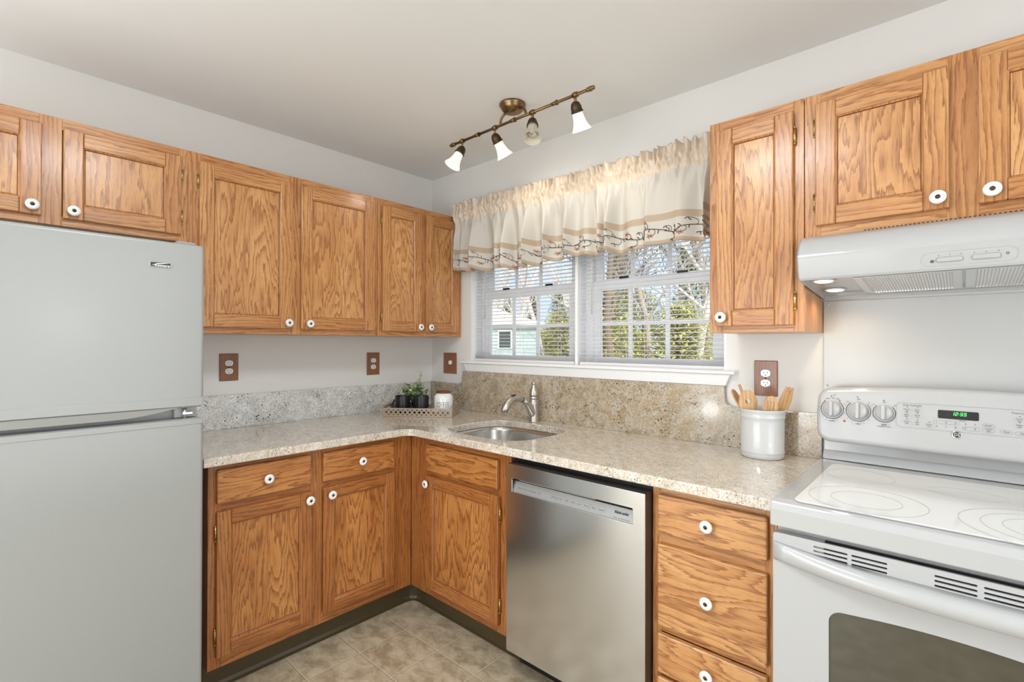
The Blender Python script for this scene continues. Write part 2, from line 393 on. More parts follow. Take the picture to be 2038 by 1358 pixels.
def window_unit(name, x0, x1, mus):
    b = MB(); y0, y1 = .085, .135; z0, z1 = WZ0+.005, WZ1-.012
    fr_ = .03
    b.box(x0, x0+fr_, y0, y1, z0, z1, vinyl_white); b.box(x1-fr_, x1, y0, y1, z0, z1, vinyl_white)
    b.box(x0+fr_, x1-fr_, y0, y1, z0, z0+.02, vinyl_white); b.box(x0+fr_, x1-fr_, y0, y1, z1-.03, z1, vinyl_white)
    w = struct(b.build(name, bevel=.002))
    a0, a1 = x0+fr_, x1-fr_
    def sash(nm, zb, zt, yy, gz0, gz1):
        s = MB(); e = .042
        s.box(a0, a0+e, yy, yy+.022, zb, zt, vinyl_white); s.box(a1-e, a1, yy, yy+.022, zb, zt, vinyl_white)
        s.box(a0+e, a1-e, yy, yy+.022, zb, gz0, vinyl_white); s.box(a0+e, a1-e, yy, yy+.022, gz1, zt, vinyl_white)
        o = s.build(nm, w, bevel=.002)
        s = MB()
        for mx_ in mus: s.box(mx_-.010, mx_+.010, yy+.006, yy+.016, gz0, gz1, vinyl_white)
        zm = (gz0+gz1)/2+.0
        s.box(a0+e, a1-e, yy+.0062, yy+.0158, zm-.009, zm+.009, vinyl_white)
        s.build('muntin', o)
        g = MB(); g.box(a0+e, a1-e, yy+.009, yy+.013, gz0, gz1, glass); g.build('pane', o)
        return o
    sash('lower_sash', z0+.02, 1.655, .088, 1.258, 1.605)
    sash('upper_sash', 1.625, z1-.03, .112, 1.665, z1-.075)
    for xx in (a0+.18, a1-.18):
        MB().box(xx-.025, xx+.025, .082, .092, 1.655, 1.668, black_pl).build('latch', w, bevel=.002)
window_unit('window_1', .40, 1.150, (.665, .853))
window_unit('window_2', 1.205, 1.925, (1.445, 1.640))
struct(MB().box(1.15, 1.205, .09, WT, WZ0, WZ1, vinyl_white).build('trim_5'))

# blinds
def blind(x0, x1, label, wandx):
    t_ = thing('window_blind', label, 'blind', ((x0+x1)/2, .035, WZ1-.02), 0, 'mini blinds in the kitchen window')
    w = (x1-x0)/2; zt = 0; zb = 1.218-(WZ1-.02)
    MB().box(-w, w, -.014, .014, -.028, .0, slat_white).build('headrail', t_, bevel=.002)
    b = MB(); z = -.045; pitch_ = .0204
    while z > zb+.050:
        # slightly crowned slat, tipped a little
        pts = [(-.0125, -.0012), (-.006, .0008), (0, .0014), (.006, .0008), (.0125, -.0012)]
        i0 = len(b.v)
        for sx_ in (-w, w):
            for (yy, zz) in pts: b.v.append((sx_, yy, z+zz-yy*.05)); 
            for (yy, zz) in pts[::-1]: b.v.append((sx_, yy, z+zz-yy*.05-.0007))
        n_ = 10
        for k in range(n_): k2 = (k+1) % n_; b.face([i0+k, i0+k2, i0+n_+k2, i0+n_+k], slat_white)
        b.face([i0+k for k in range(n_)][::-1], slat_white); b.face([i0+n_+k for k in range(n_)], slat_white)
        z -= pitch_
    b.build('slat', t_)
    b = MB()
    zz = zb+.018
    for k in range(7): b.box(-w, w, -.0125, .0125, zz+k*.0042, zz+k*.0042+.0014, slat_white)
    b.build('stacked_slat', t_)
    b = MB(); b.box(-w, w, -.0145, .0125, zb+.001, zb+.017, white_paint); b.build('bottom_rail', t_, bevel=.003)
    b = MB()
    for f in (-.72, 0, .72):
        for yy in (-.0135, .0135): b.box(w*f-.0006, w*f+.0006, yy-.0005, yy+.0005, zb+.01, -.028, slat_white)
    b.build('ladder_cord', t_)
    MB().tube([(wandx-(x0+x1)/2, -.022, -.03), (wandx-(x0+x1)/2, -.024, -.62)], .0035, mat('wand_plastic', (.62, .63, .55), .2), 8).build('wand', t_)
blind(.402, 1.160, 'white mini blind of the window unit beside the corner cabinets', .498)
blind(1.194, 1.928, 'white mini blind of the window unit nearer the range', 1.275)

# ------------------------------------------------------------------ cabinets
def knob_mesh(b, x, z, y):
    M = Matrix.Translation((x, y, z)) @ FRONT
    b.lathe([(.008, 0), (.0065, .006), (.0075, .010), (.0155, .0125), (.0190, .017), (.0185, .0205), (.014, .0235), (.0062, .0240), (.0060, .0225), (.0052, .0225), (.004, .0242), (0, .0248)],
            ceramic, 24, M, mats=[brass_b, brass_b, ceramic, ceramic, ceramic, ceramic, ceramic, ceramic, bronze, bronze, bronze])
KNOB = None
def add_knob(parent, x, z, y):
    global KNOB
    if KNOB is None:
        b = MB(); knob_mesh(b, 0, 0, 0); KNOB = b.build('knob', None); o = KNOB
    else: o = KNOB.copy(); COL.objects.link(o)
    o.parent = parent; o.location = (x, y, z); return o
HINGE = None
def add_hinge(parent, x, z, y, side):
    global HINGE
    if HINGE is None:
        b = MB()
        b.box(-.0035, .0035, -.006, .001, -.022, .022, brass_b)
        b.tube([(0, -.006, -.024), (0, -.006, .024)], .0042, brass_b, 8)
        for zz in (-.027, .027): b.lathe([(0, -.004), (.004, -.002), (.004, .002), (0, .004)], brass_b, 8, Matrix.Translation((0, -.006, zz)))
        HINGE = b.build('hinge', None); o = HINGE
    else: o = HINGE.copy(); COL.objects.link(o)
    o.parent = parent; o.location = (x, y, z)
TH = .019
def door(cab, x0, x1, z0, z1, yf, fm, pm, knob, hinge, e=.055):
    """frame-and-panel door; yf = face frame plane (door sits in front, towards -y)"""
    b = MB(); y0, y1 = yf-TH, yf-.0005
    b.box(x0, x0+e, y0, y1, z0, z1, fm, 2); b.box(x1-e, x1, y0, y1, z0, z1, fm, 2)
    b.box(x0+e, x1-e, y0, y1, z0, z0+e, fm, 0); b.box(x0+e, x1-e, y0, y1, z1-e, z1, fm, 0)
    o = b.build('door', cab, bevel=.0035, seg=2)
    p = MB(); i = .006
    p.box(x0+e-.002, x1-e+.002, y0+.0105, y1-.002, z0+e-.002, z1-e+.002, pm, 2)
    # sloping bead around the panel
    r0 = (x0+e-.001, x1-e+.001, z0+e-.001, z1-e+.001); r1 = (x0+e+i, x1-e-i, z0+e+i, z1-e-i)
    rm = (x0+e+i*.62, x1-e-i*.62, z0+e+i*.62, z1-e-i*.62)
    p.frustum(r0, rm, y0+.0025, y0+.0066, fm); p.frustum(rm, r1, y0+.0066, y0+.0102, oakin)
    p.build('panel', o, recalc=False)
    if knob: add_knob(o, knob[0], knob[1], y0)
    if hinge:
        hx = x0-.003 if hinge == 'l' else x1+.003
        dz = .08 if z1-z0 > .45 else .075
        for zz in (z0+dz, z1-dz): add_hinge(o, hx, zz, yf-.004, hinge)
    return o
def drawer(cab, x0, x1, z0, z1, yf, pm, knob=True, name='drawer'):
    b = MB(); b.box(x0, x1, yf-TH, yf-.0005, z0, z1, pm, 0); o = b.build(name, cab, bevel=.005, seg=2)
    if knob: add_knob(o, (x0+x1)/2, (z0+z1)/2, yf-TH)
    return o
def carcass(cab, w, z0, z1, d, stiles, rails, fm, pm, x0=0, y0=-.002, hollow=False):
    """stiles: (xa,xb) ; rails: (xa,xb,za,zb). front at -d"""
    b = MB(); f = .019
    if hollow:
        b.box(x0, x0+.010, -d+f, y0, z0, z1, pm, 2); b.box(w-.009, w, -d+f, y0, z0, z1, pm, 2)
        b.box(x0+.010, w-.009, -d+f, y0, z0, z0+.018, pm, 0)
    else: b.box(x0, w, -d+f, y0, z0, z1, pm, 2)
    b.build('body', cab, bevel=.001)
    b = MB()
    for a, c in stiles: b.box(a, c, -d, -d+f-.0002, z0, z1, fm, 2)
    for a, c, za, zb in rails: b.box(a, c, -d, -d+f-.0002, za, zb, fm, 0)
    b.build('face_frame', cab, bevel=.0008, seg=1)
def left_cab(name, label, y0, group):
    return thing(name, label, 'cabinet', (0.0, y0, 0), R(90), group)
UB, UT, UD = 1.37, 2.127, .297
UG = 'oak wall cabinets'; BG = 'oak base cabinets'
# wall cabinet over the fridge  (local x=0 at y=-2.33)
c = left_cab('wall_cabinet', 'short two-door oak wall cabinet above the white refrigerator', -2.332, UG); w = .82
zb = 1.745
carcass(c, w, zb, UT, UD, [(0, .04), (.375, .435), (w-.03, w)], [(.04, .375, zb, zb+.035), (.435, w-.03, zb, zb+.035), (.04, .375, UT-.04, UT), (.435, w-.03, UT-.04, UT)], oakf, oakf)
door(c, .02, .382, 1.770, 2.09, -UD, oakf, oakp, (.358, 1.800), 'l')
door(c, .437, .796, 1.770, 2.09, -UD, oakf, oakp, (.465, 1.798), 'r')
# big two-door wall cabinet
Y0 = -1.512; c = left_cab('wall_cabinet', 'wide tall two-door oak wall cabinet between the fridge cabinet and the narrow corner cabinet', Y0, UG); w = .898
carcass(c, w, UB, UT, UD, [(0, .05), (.42, .48), (w-.04, w)], [(.05, .42, UB, UB+.035), (.48, w-.04, UB, UB+.035), (.05, .42, UT-.045, UT), (.48, w-.04, UT-.045, UT)], oakf, oakf)
door(c, .040, .428, 1.397, 2.090, -UD, oakf, oakp, (.407, 1.424), 'l')
door(c, .471, .873, 1.397, 2.090, -UD, oakf, oakp, (.509, 1.423), 'r')
# narrow corner cabinet
Y0 = -.612; c = left_cab('wall_cabinet', 'narrow two-door oak wall cabinet in the corner beside the curtained window', Y0, UG); w = .610
carcass(c, w, UB, UT, UD, [(0, .04), (.275, .33), (w-.045, w)], [(.04, .275, UB, UB+.03), (.33, w-.045, UB, UB+.03), (.04, .275, UT-.04, UT), (.33, w-.045, UT-.04, UT)], oakf, oakf)
door(c, .024, .287, 1.397, 2.090, -UD, oakf, oakp, (.270, 1.424), 'l', e=.05)
door(c, .322, .572, 1.397, 2.090, -UD, oakf, oakp, (.345, 1.424), 'r', e=.05)
# wall cabinet right of the window
X0 = 1.985; c = thing('wall_cabinet', 'single-door oak wall cabinet between the window and the range hood', 'cabinet', (X0, 0, 0), 0, UG); w = .302
carcass(c, w, UB, UT, UD, [(0, .045), (w-.03, w)], [(.045, w-.03, UB, UB+.03), (.045, w-.03, UT-.04, UT)], oakf, oakf)
door(c, .028, .274, 1.392, 2.090, -UD, oakf, oakp, (.050, 1.424), 'r')
X0 = 2.289; c = thing('wall_cabinet', 'short two-door oak wall cabinet above the white range hood', 'cabinet', (X0, 0, 0), 0, UG); w = .762; zb = 1.668
carcass(c, w, zb, UT, UD, [(0, .045), (.345, .41), (w-.045, w)], [(.045, .345, zb, zb+.04), (.41, w-.045, zb, zb+.04), (.045, .345, UT-.04, UT), (.41, w-.045, UT-.04, UT)], oakf, oakf)
door(c, .032, .350, 1.704, 2.092, -UD, oakf, oakp, (.327, 1.733), 'l')
door(c, .408, .728, 1.704, 2.092, -UD, oakf, oakp, (.434, 1.733), 'r')

# base cabinets
BZ0, BZ1, BD = .115, .876, .611
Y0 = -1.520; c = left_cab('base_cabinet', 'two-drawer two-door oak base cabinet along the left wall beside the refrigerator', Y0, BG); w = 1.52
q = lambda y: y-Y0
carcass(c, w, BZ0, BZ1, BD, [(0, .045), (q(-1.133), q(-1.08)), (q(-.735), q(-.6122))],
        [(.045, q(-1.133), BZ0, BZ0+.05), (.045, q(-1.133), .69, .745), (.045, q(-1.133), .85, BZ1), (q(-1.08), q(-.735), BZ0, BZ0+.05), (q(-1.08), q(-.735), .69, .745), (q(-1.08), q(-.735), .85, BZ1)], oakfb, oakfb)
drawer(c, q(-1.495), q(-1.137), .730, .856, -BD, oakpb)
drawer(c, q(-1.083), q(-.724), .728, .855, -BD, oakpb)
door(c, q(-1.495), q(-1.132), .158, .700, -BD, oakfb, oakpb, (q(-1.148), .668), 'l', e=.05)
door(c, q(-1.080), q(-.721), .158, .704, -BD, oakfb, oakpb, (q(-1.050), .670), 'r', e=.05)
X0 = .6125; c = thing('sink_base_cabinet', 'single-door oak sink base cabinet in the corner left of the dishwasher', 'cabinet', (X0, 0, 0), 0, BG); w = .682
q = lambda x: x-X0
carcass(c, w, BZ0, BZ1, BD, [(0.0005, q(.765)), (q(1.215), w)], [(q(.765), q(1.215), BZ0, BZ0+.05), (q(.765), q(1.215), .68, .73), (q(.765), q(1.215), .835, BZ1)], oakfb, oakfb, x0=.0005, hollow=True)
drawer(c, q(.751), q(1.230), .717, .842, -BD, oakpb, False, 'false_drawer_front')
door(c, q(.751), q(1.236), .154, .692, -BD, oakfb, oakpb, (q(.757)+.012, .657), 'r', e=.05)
X0 = 1.920; c = thing('drawer_base_cabinet', 'four-drawer oak base cabinet between the dishwasher and the range', 'cabinet', (X0, 0, 0), 0, BG); w = .368
q = lambda x: x-X0
carcass(c, w, BZ0, BZ1, BD, [(0, .03), (w-.03, w)], [(.03, w-.03, BZ0, BZ0+.05), (.03, w-.03, .69, .735), (.03, w-.03, .84, BZ1), (.03, w-.03, .41, .44), (.03, w-.03, .26, .29)], oakf, oakf)
for z0, z1 in ((.728, .850), (.434, .693), (.284, .410), (.150, .272)): drawer(c, .024, .347, z0, z1, -BD, oakp)

# vinyl cove base below the cabinets
b = MB()
pts = [(.535, -1.515), (.535, -.60), (.541, -.570), (.552, -.552), (.570, -.541), (.60, -.535), (1.295, -.535)]
outer = [(p[0], p[1]) for p in pts]
def off(pts, d):
    o_ = []
    for i, p in enumerate(pts):
        a = Vector(pts[max(i-1, 0)]); c_ = Vector(pts[min(i+1, len(pts)-1)]); t_ = (c_-a).normalized(); n_ = Vector((t_.y, -t_.x)); o_.append((p[0]+n_.x*d, p[1]+n_.y*d))
    return o_
prof = [(0, .114), (.003, .114), (.003, .020), (.008, .008), (.018, .001), (0, .001)]
rows = [[(x, y, z) for x, y in off(pts, d)] for d, z in prof]
for i in range(len(prof)):
    A, B = rows[i], rows[(i+1) % len(prof)]
    for k in range(len(pts)-1): j = len(b.v); b.v += [A[k], A[k+1], B[k+1], B[k]]; b.face([j, j+1, j+2, j+3], toekick_m)
struct(b.build('baseboard_cabinets'))
struct(MB().box(1.922, 2.286, -.545, -.535, .001, .114, toekick_m).build('baseboard_drawers'))

# ------------------------------------------------------------------ countertop, splashes, sink
CT, CTH = .911, .034
ov = .654; r_ = .05
L = [(.003, -1.546)]
L += [(ov, -1.546)]
L += [(ov, -ov-r_)]
for i in range(1, 8): a = R(180-90*i/8); L.append((ov+r_+r_*cos(a), -ov-r_+r_*sin(a)))
L += [(2.286, -ov), (2.286, -.003), (.003, -.003)]
sc = [(-.02, 0)]
hole = []
def superq(cx, cy, a, b_, n_, e_):
    P = []
    for i in range(n_):
        t_ = 2*pi*i/n_; c_, s_ = cos(t_), sin(t_)
        P.append((cx+a*abs(c_)**e_*(1 if c_ > 0 else -1), cy+b_*abs(s_)**e_*(1 if s_ > 0 else -1)))
    return P
SKX, SKY, SKA, SKB = 1.020, -.352, .262, .218
hole = superq(SKX, SKY, SKA, SKB, 56, .55)
me = curve_mesh([L, hole], CTH/2, .004, 2)
b = MB(); b.add(me, Matrix.Translation((0, 0, CT-CTH/2)), gr_top)
tag(b.build('countertop', recalc=False), 'L-shaped beige granite worktop with a cut-out for the sink', 'countertop')
tag(MB().box(.002, .022, -1.546, -.024, CT, 1.075, gr_left).build('backsplash', bevel=.002), 'low grey speckled granite backsplash along the left wall', 'backsplash')
P = [(.003, CT), (.003, 1.075), (.296, 1.075)]
for i in range(1, 7): a = R(270+90*i/6); P.append((.296+.034*cos(a)*1, 1.109+.034*sin(a)))
P += [(.337, 1.157), (1.940, 1.157), (1.942, 1.115)]
for i in range(1, 7): a = R(180+90*i/6); P.append((1.975+.033*cos(a), 1.108+.033*sin(a)))
P += [(2.286, 1.075), (2.286, CT)]
me = curve_mesh([P], .010, .0015, 1)
b = MB(); b.add(me, frontM(0, -.0125, 0), gr_back)
tag(b.build('backsplash', recalc=False), 'tall tan speckled granite backsplash under the window sill', 'backsplash')

t_ = thing('sink', 'undermount stainless steel sink bowl set in the granite worktop', 'sink', (SKX, SKY, CT-CTH))
b = MB(); rings = []
for k, (s_, z, e_) in enumerate(((1.005, -.001, .55), (1.0, -.001, .55), (.985, -.02, .55), (.96, -.14, .55), (.90, -.175, .6), (.75, -.185, .7), (.12, -.19, 1), )):
    P = superq(0, 0, SKA*s_, SKB*s_, 56, e_); rings.append(len(b.v)); b.v += [(x, y, z) for x, y in P]
for a, c_ in zip(rings, rings[1:]):
    for i in range(56): j = (i+1) % 56; b.face([a+i, a+j, c_+j, c_+i], sinksteel, None, True)
b.face([rings[-1]+i for i in range(56)], sinksteel)
b.build('bowl', t_, recalc=False)
MB().lathe([(.045, -.1885), (.043, -.185), (.030, -.187), (.010, -.188), (0, -.188)], chrome, 24).build('drain', t_)

t_ = thing('faucet', 'brushed nickel single-lever pull-out faucet behind the sink', 'faucet', (.972, -.083, CT))
MB().lathe([(.0255, 0), (.0255, .004), (.0235, .008), (.0230, .095), (.0235, .118), (.0225, .119), (.0225, .122), (.0238, .123), (.0238, .135), (.0225, .136), (.0225, .138)], nickel, 32).build('body', t_)
MB().lathe([(.0228, .1385), (.0235, .142), (.0240, .155), (.0220, .170), (.0150, .186), (.0105, .194), (.0100, .200), (.0135, .206), (.0125, .211), (.006, .215), (0, .216)], nickel, 32).build('handle', t_)
b = MB(); b.tube([(0, .004, .02), (-.002, -.012, .055), (-.005, -.030, .085), (-.008, -.052, .109), (-.010, -.078, .124)], [.020, .0225, .0205, .0175, .016], nickel, 18)
b.build('spout', t_)
b = MB(); b.tube([(-.010, -.078, .124), (-.012, -.10, .132), (-.014, -.13, .136), (-.016, -.160, .131), (-.018, -.187, .112), (-.020, -.203, .086), (-.021, -.210, .066)], [.0165, .0172, .0175, .018, .0195, .021, .017], nickel, 18)
o = b.build('spray_head', t_)
MB().box(-.008, .008, -.012, .012, 0, .004, black_pl).build('spray_button', o, bevel=.001, M=Matrix.Translation((-.0145, -.145, .1515)) @ Matrix.Rotation(R(8), 4, 'X'))

# ------------------------------------------------------------------ dishwasher
door_side = mat('dark_door_side', (.06, .045, .035), .4)
DX0, DX1, DY = 1.313, 1.917, -.660
t_ = thing('dishwasher', 'stainless steel dishwasher with pocket handle and hidden controls', 'dishwasher', ((DX0+DX1)/2, -.3, 0))
def W_(o): o.location = -t_.location; return o
W_(MB().box(1.299, 1.9165, -.60, -.02, .12, .868, black_pl).build('tub', t_))
W_(MB().box(1.299, 1.9165, -.56, -.54, .003, .118, black_pl).build('kick_plate', t_))
px0, px1, pz0, pz1 = 1.342, 1.873, .742, .795
me = curve_mesh([rrect(DX0, DX1, .104, .850, .004, 3), rrect(px0, px1, pz0, pz1, .003, 2)], .003, .001, 2)
b = MB(); b.add(me, frontM(0, DY+.003, 0), steel)
b.box(DX0+.001, DX1-.001, DY+.006, -.602, .105, .735, door_side); b.box(DX0+.001, DX1-.001, DY+.006, -.602, .802, .849, door_side)
b.box(DX0+.001, px0-.006, DY+.006, -.602, .735, .802, door_side); b.box(px1+.006, DX1-.001, DY+.006, -.602, .735, .802, door_side)
b.box(px0-.006, px1+.006, -.615, -.602, .735, .802, black_pl)
door_o = W_(b.build('door', t_, recalc=False))
pan = mat('control_strip_silver', (.36, .36, .35), .4, .5)
b = MB(); b.prism([(DY+.0065, pz0-.004), (DY+.022, pz1-.014), (-.616, pz1-.014), (-.616, pz0-.004)], 0, px0-.005, px1+.005, pan)
b.build('control_strip', door_o)
b = MB(); b.prism([(DY+.0065, pz1+.003), (DY+.0065, pz1-.001), (DY+.016, pz1-.009), (-.616, pz1-.009), (-.616, pz1+.003)], 0, px0+.03, px1-.15, steel)
b.build('grip_lip', door_o)
sl = math.atan2(.0155, (pz1-pz0-.010))
def strip(x, h): # on the tilted control strip
    f = h/(pz1-pz0-.010)
    return Matrix.Translation((x, DY+.0062+.0155*f, pz0-.004+(pz1-pz0-.010)*f)) @ Matrix.Rotation(-sl, 4, 'X') @ FRONT
b = MB()
words = [(1.372, 'Heavy'), (1.396, 'Auto'), (1.420, 'Normal'), (1.446, 'Rinse'), (1.470, '1 Hr'), (1.545, 'Hi-Temp'), (1.573, 'Dry'), (1.600, 'Half'), (1.628, 'Delay'), (1.655, 'Lock'), (1.684, 'Extra'), (1.716, 'Start'), (1.745, 'Cancel')]
for x, s_ in words: b.add(text_mesh(s_, .0088, bold=.0002), strip(x, .020), ink)
for x0, x1 in ((1.529, 1.699), (1.701, 1.762)):
    for h in (.012, .029): b.add(curve_mesh([[(x0, -.0003), (x1, -.0003), (x1, .0003), (x0, .0003)]], .0002), strip(0, h), ink)
    for x in (x0, x1): b.add(curve_mesh([[(-.0003, -.0085), (.0003, -.0085), (.0003, .0085), (-.0003, .0085)]], .0002), strip(x, .0205), ink)
b.add(text_mesh('KitchenAid', .0115, bold=.0006, shear=.2), strip(1.823, .026), ink_d)
for x, s_ in ((1.802, 'Wash'), (1.818, 'Dry'), (1.834, 'Sensed'), (1.850, 'Clean')): b.add(text_mesh(s_, .0055), strip(x, .009), ink)
b.build('printed_legend', door_o, recalc=False)

# ------------------------------------------------------------------ refrigerator
FX, FY1, FY0, FH = .80, -1.588, -2.375, 1.652
t_ = thing('refrigerator', 'white top-freezer refrigerator standing at the left wall', 'refrigerator', (.4, (FY0+FY1)/2, 0))
b = MB(); b.box(.03, FX-.075, FY0+.004, FY1-.004, .02, FH-.012, fridge_m); W_(b.build('cabinet_body', t_, bevel=.006))
W_(MB().box(FX-.075, FX-.062, FY0+.02, FY1-.02, .10, FH-.02, gray_pl).build('gasket', t_))
def fdoor(name, z0, z1, grip):
    b = MB(); me = curve_mesh([rrect(FY0, FY1, z0, z1, .012, 4)], .031, .010, 4)
    # local XY -> world (y, z); thickness along x
    Mx = Matrix(((0, 0, 1, FX-.031), (1, 0, 0, 0), (0, 1, 0, 0), (0, 0, 0, 1)))
    b.add(me, Mx, fridge_m); return W_(b.build(name, t_, recalc=False))
fz = fdoor('freezer_door', 1.118, FH, 0)
lz = fdoor('lower_door', .09, 1.082, 1)
# long moulded grip lip under the freezer door, tapering off towards the hinge side
b = MB(); prof = []
for i in range(17):
    y = FY0+.01+(FY1-.075-FY0-.01)*i/16; f = 1-max(0, (i-12)/4)**2*.98
    prof.append((y, f))
for y, f in prof:
    b.v += [(FX-.010, y, 1.121), (FX-.001, y, 1.121), (FX-.001+.006*f, y, 1.119), (FX-.001+.001*f, y, 1.119-.022*f), (FX-.012, y, 1.119-.020*f), (FX-.03, y, 1.119-.0075)]
for i in range(16):
    for k in range(6): k2 = (k+1) % 6; b.face([i*6+k, i*6+k2, (i+1)*6+k2, (i+1)*6+k], gray_w if False else fridge_m, None, False)
b.face([k for k in range(6)], fridge_m); b.face([96+k for k in range(6)][::-1], fridge_m)
o = b.build('grip', fz)
b = MB(); b.box(FX-.055, FX-.035, FY1-.075, FY1-.012, 1.084, 1.1165, gray_pl); b.tube([(FX-.02, FY1-.05, 1.0815), (FX-.02, FY1-.05, 1.119)], .006, steel, 10)
b.box(FX-.030, FX-.010, FY1-.058, FY1-.03, 1.096, 1.102, steel)
W_(b.build('middle_hinge', t_))
b = MB(); b.box(FX-.11, FX-.02, FY1-.075, FY1-.02, FH-.001, FH+.010, fridge_m); W_(b.build('top_hinge_cover', t_, bevel=.004))
for ya in (-1.995, -1.945): W_(MB().box(FX-.062, FX-.02, ya, ya+.02, 1.095, 1.117, enamel).build('door_stop', t_))
b = MB(); b.box(.10, FX-.06, FY0+.03, FY1-.03, .004, .085, dark_gap); W_(b.build('base_grille', t_))
W_(MB().box(FX-.012, FX+.0022, FY0+.004, FY1-.003, 1.1225, 1.150, fridge_m).build('door_trim', fz, bevel=.0015))
W_(MB().box(FX-.012, FX+.0018, FY0+.004, FY1-.003, 1.062, 1.0795, fridge_m).build('door_trim', lz, bevel=.0015))
for q_ in (fz, lz):
    for c_ in q_.children:
        if c_.name.startswith('door_trim'): c_.location = (0, 0, 0)
YM = Matrix(((0, 0, 1, 0), (1, 0, 0, 0), (0, 1, 0, 0), (0, 0, 0, 1)))
b = MB(); me = curve_mesh([rrect(-.029, .029, -.0085, .0085, .002, 3)], .0012, .0005, 1)
BM = Matrix.Translation((FX+.0012, -1.711, 1.575)) @ YM
b.add(me, BM, gray_pl)
b.add(curve_mesh([rrect(-.0265, .0265, -.0068, .0068, .001, 2)], .0002), BM @ Matrix.Translation((0, 0, .0013)), ink_d)
b.add(text_mesh('Kenmore', .0105, shear=.25), BM @ Matrix.Translation((.004, -.0024, .0016)), chrome)
b.add(curve_mesh([[(-.024, -.004), (-.010, .003), (.010, .0055), (.022, .006), (.010, .0045), (-.008, .0015)]], .0002), BM @ Matrix.Translation((0, 0, .0016)), chrome)
o = b.build('badge', fz, recalc=False); tag(o, 'small dark badge with chrome script lettering')

# ------------------------------------------------------------------ range hood
HX0, HX1 = 2.291, 3.049
t_ = thing('range_hood', 'white range hood with slide switches under the short oak cabinet', 'range hood', ((HX0+HX1)/2, -.2, 1.6))
hp = [(-.008, 1.667), (-.297, 1.667), (-.345, 1.664), (-.375, 1.645), (-.398, 1.610), (-.404, 1.590), (-.388, 1.532), (-.383, 1.526)]
b = MB()
n_ = len(hp)
for x in (HX0, HX1): b.v += [(x, y, z) for y, z in hp]
for i in range(n_-1): b.face([i, i+1, n_+i+1, n_+i], enamel, None, 1 <= i <= 4)
# end cheeks: down to the sloping underside
for x in (HX0, HX0+.003, HX1, HX1-.003):
    pass
ck = hp+[(-.008, 1.493)]
b.prism(ck, 0, HX0-.0005, HX0+.002, enamel); b.prism(ck, 0, HX1-.002, HX1+.0005, enamel)
b.prism([(-.383, 1.526), (-.383, 1.540), (-.376, 1.540), (-.376, 1.526)], 0, HX0+.002, HX1-.002, enamel)
b.prism([(-.018, 1.493), (-.018, 1.53), (-.008, 1.53), (-.008, 1.493)], 0, HX0+.002, HX1-.002, enamel)
W_(b.build('shell', t_, recalc=False))
def und(y): return 1.526+(1.493-1.526)*(y+.383)/(.375)
b = MB(); b.prism([(-.376, und(-.376)+.010), (-.018, und(-.018)+.010), (-.018, und(-.018)+.014), (-.376, und(-.376)+.014)], 0, HX0+.002, HX1-.002, enamel)
W_(b.build('underside_pan', t_))
us = math.atan2(1.493-1.526, .375)
def undM(x, y, dz=0): return Matrix.Translation((x, y, und(y)+.010+dz)) @ Matrix.Rotation(us, 4, 'X')
filt = mat('aluminium_filter_mesh', (.72, .72, .70), .35, .5); tf = NT(filt)
wv = tf.n('TexWave', _Scale=45.0, _Distortion=.3); tf.l(tf.n('NewGeometry').outputs['Position'], wv.inputs[0])
tf.l(tf.ramp(wv.outputs[1], [(0, (.5, .5, .49)), (1, (.86, .86, .85))]), tf.b.inputs['Base Color']); tf.bump(wv.outputs[1], .5, .003)
for (fx0, fx1) in ((2.425, 2.665), (2.672, 2.912)):
    b = MB(); M = undM((fx0+fx1)/2, -.20)
    hw = (fx1-fx0)/2
    for bx in ((-hw, hw, -.155, -.140), (-hw, hw, .125, .140), (-hw, -hw+.02, -.140, .125), (hw-.02, hw, -.140, .125)): b.box(bx[0], bx[1], bx[2], bx[3], -.0065, -.0005, chrome)
    b.xform(M); f_ = W_(b.build('filter_frame', t_))
    b = MB(); b.box(-hw+.019, hw-.019, -.141, .126, -.0045, -.001, filt); b.xform(M); b.build('filter_mesh', f_)
for (lx, ly) in ((2.345, -.315), (2.348, -.150)):
    b = MB(); b.lathe([(.034, -.0005), (.034, -.004), (.028, -.005), (.026, -.003)], enamel, 24, undM(lx, ly)); o = W_(b.build('lamp_ring', t_))
    b = MB(); b.lathe([(.027, -.002), (.022, -.0055), (0, -.0065)], hoodlamp, 24, undM(lx, ly)); b.build('lamp_lens', o)
    lamp('hood_lamp_light', 'SPOT', (lx, ly, und(ly)-.004), 1.0, (1, .78, .50), (lx+.0, ly, 0), spot_size=R(150), spot_blend=.6, shadow_soft_size=.02)
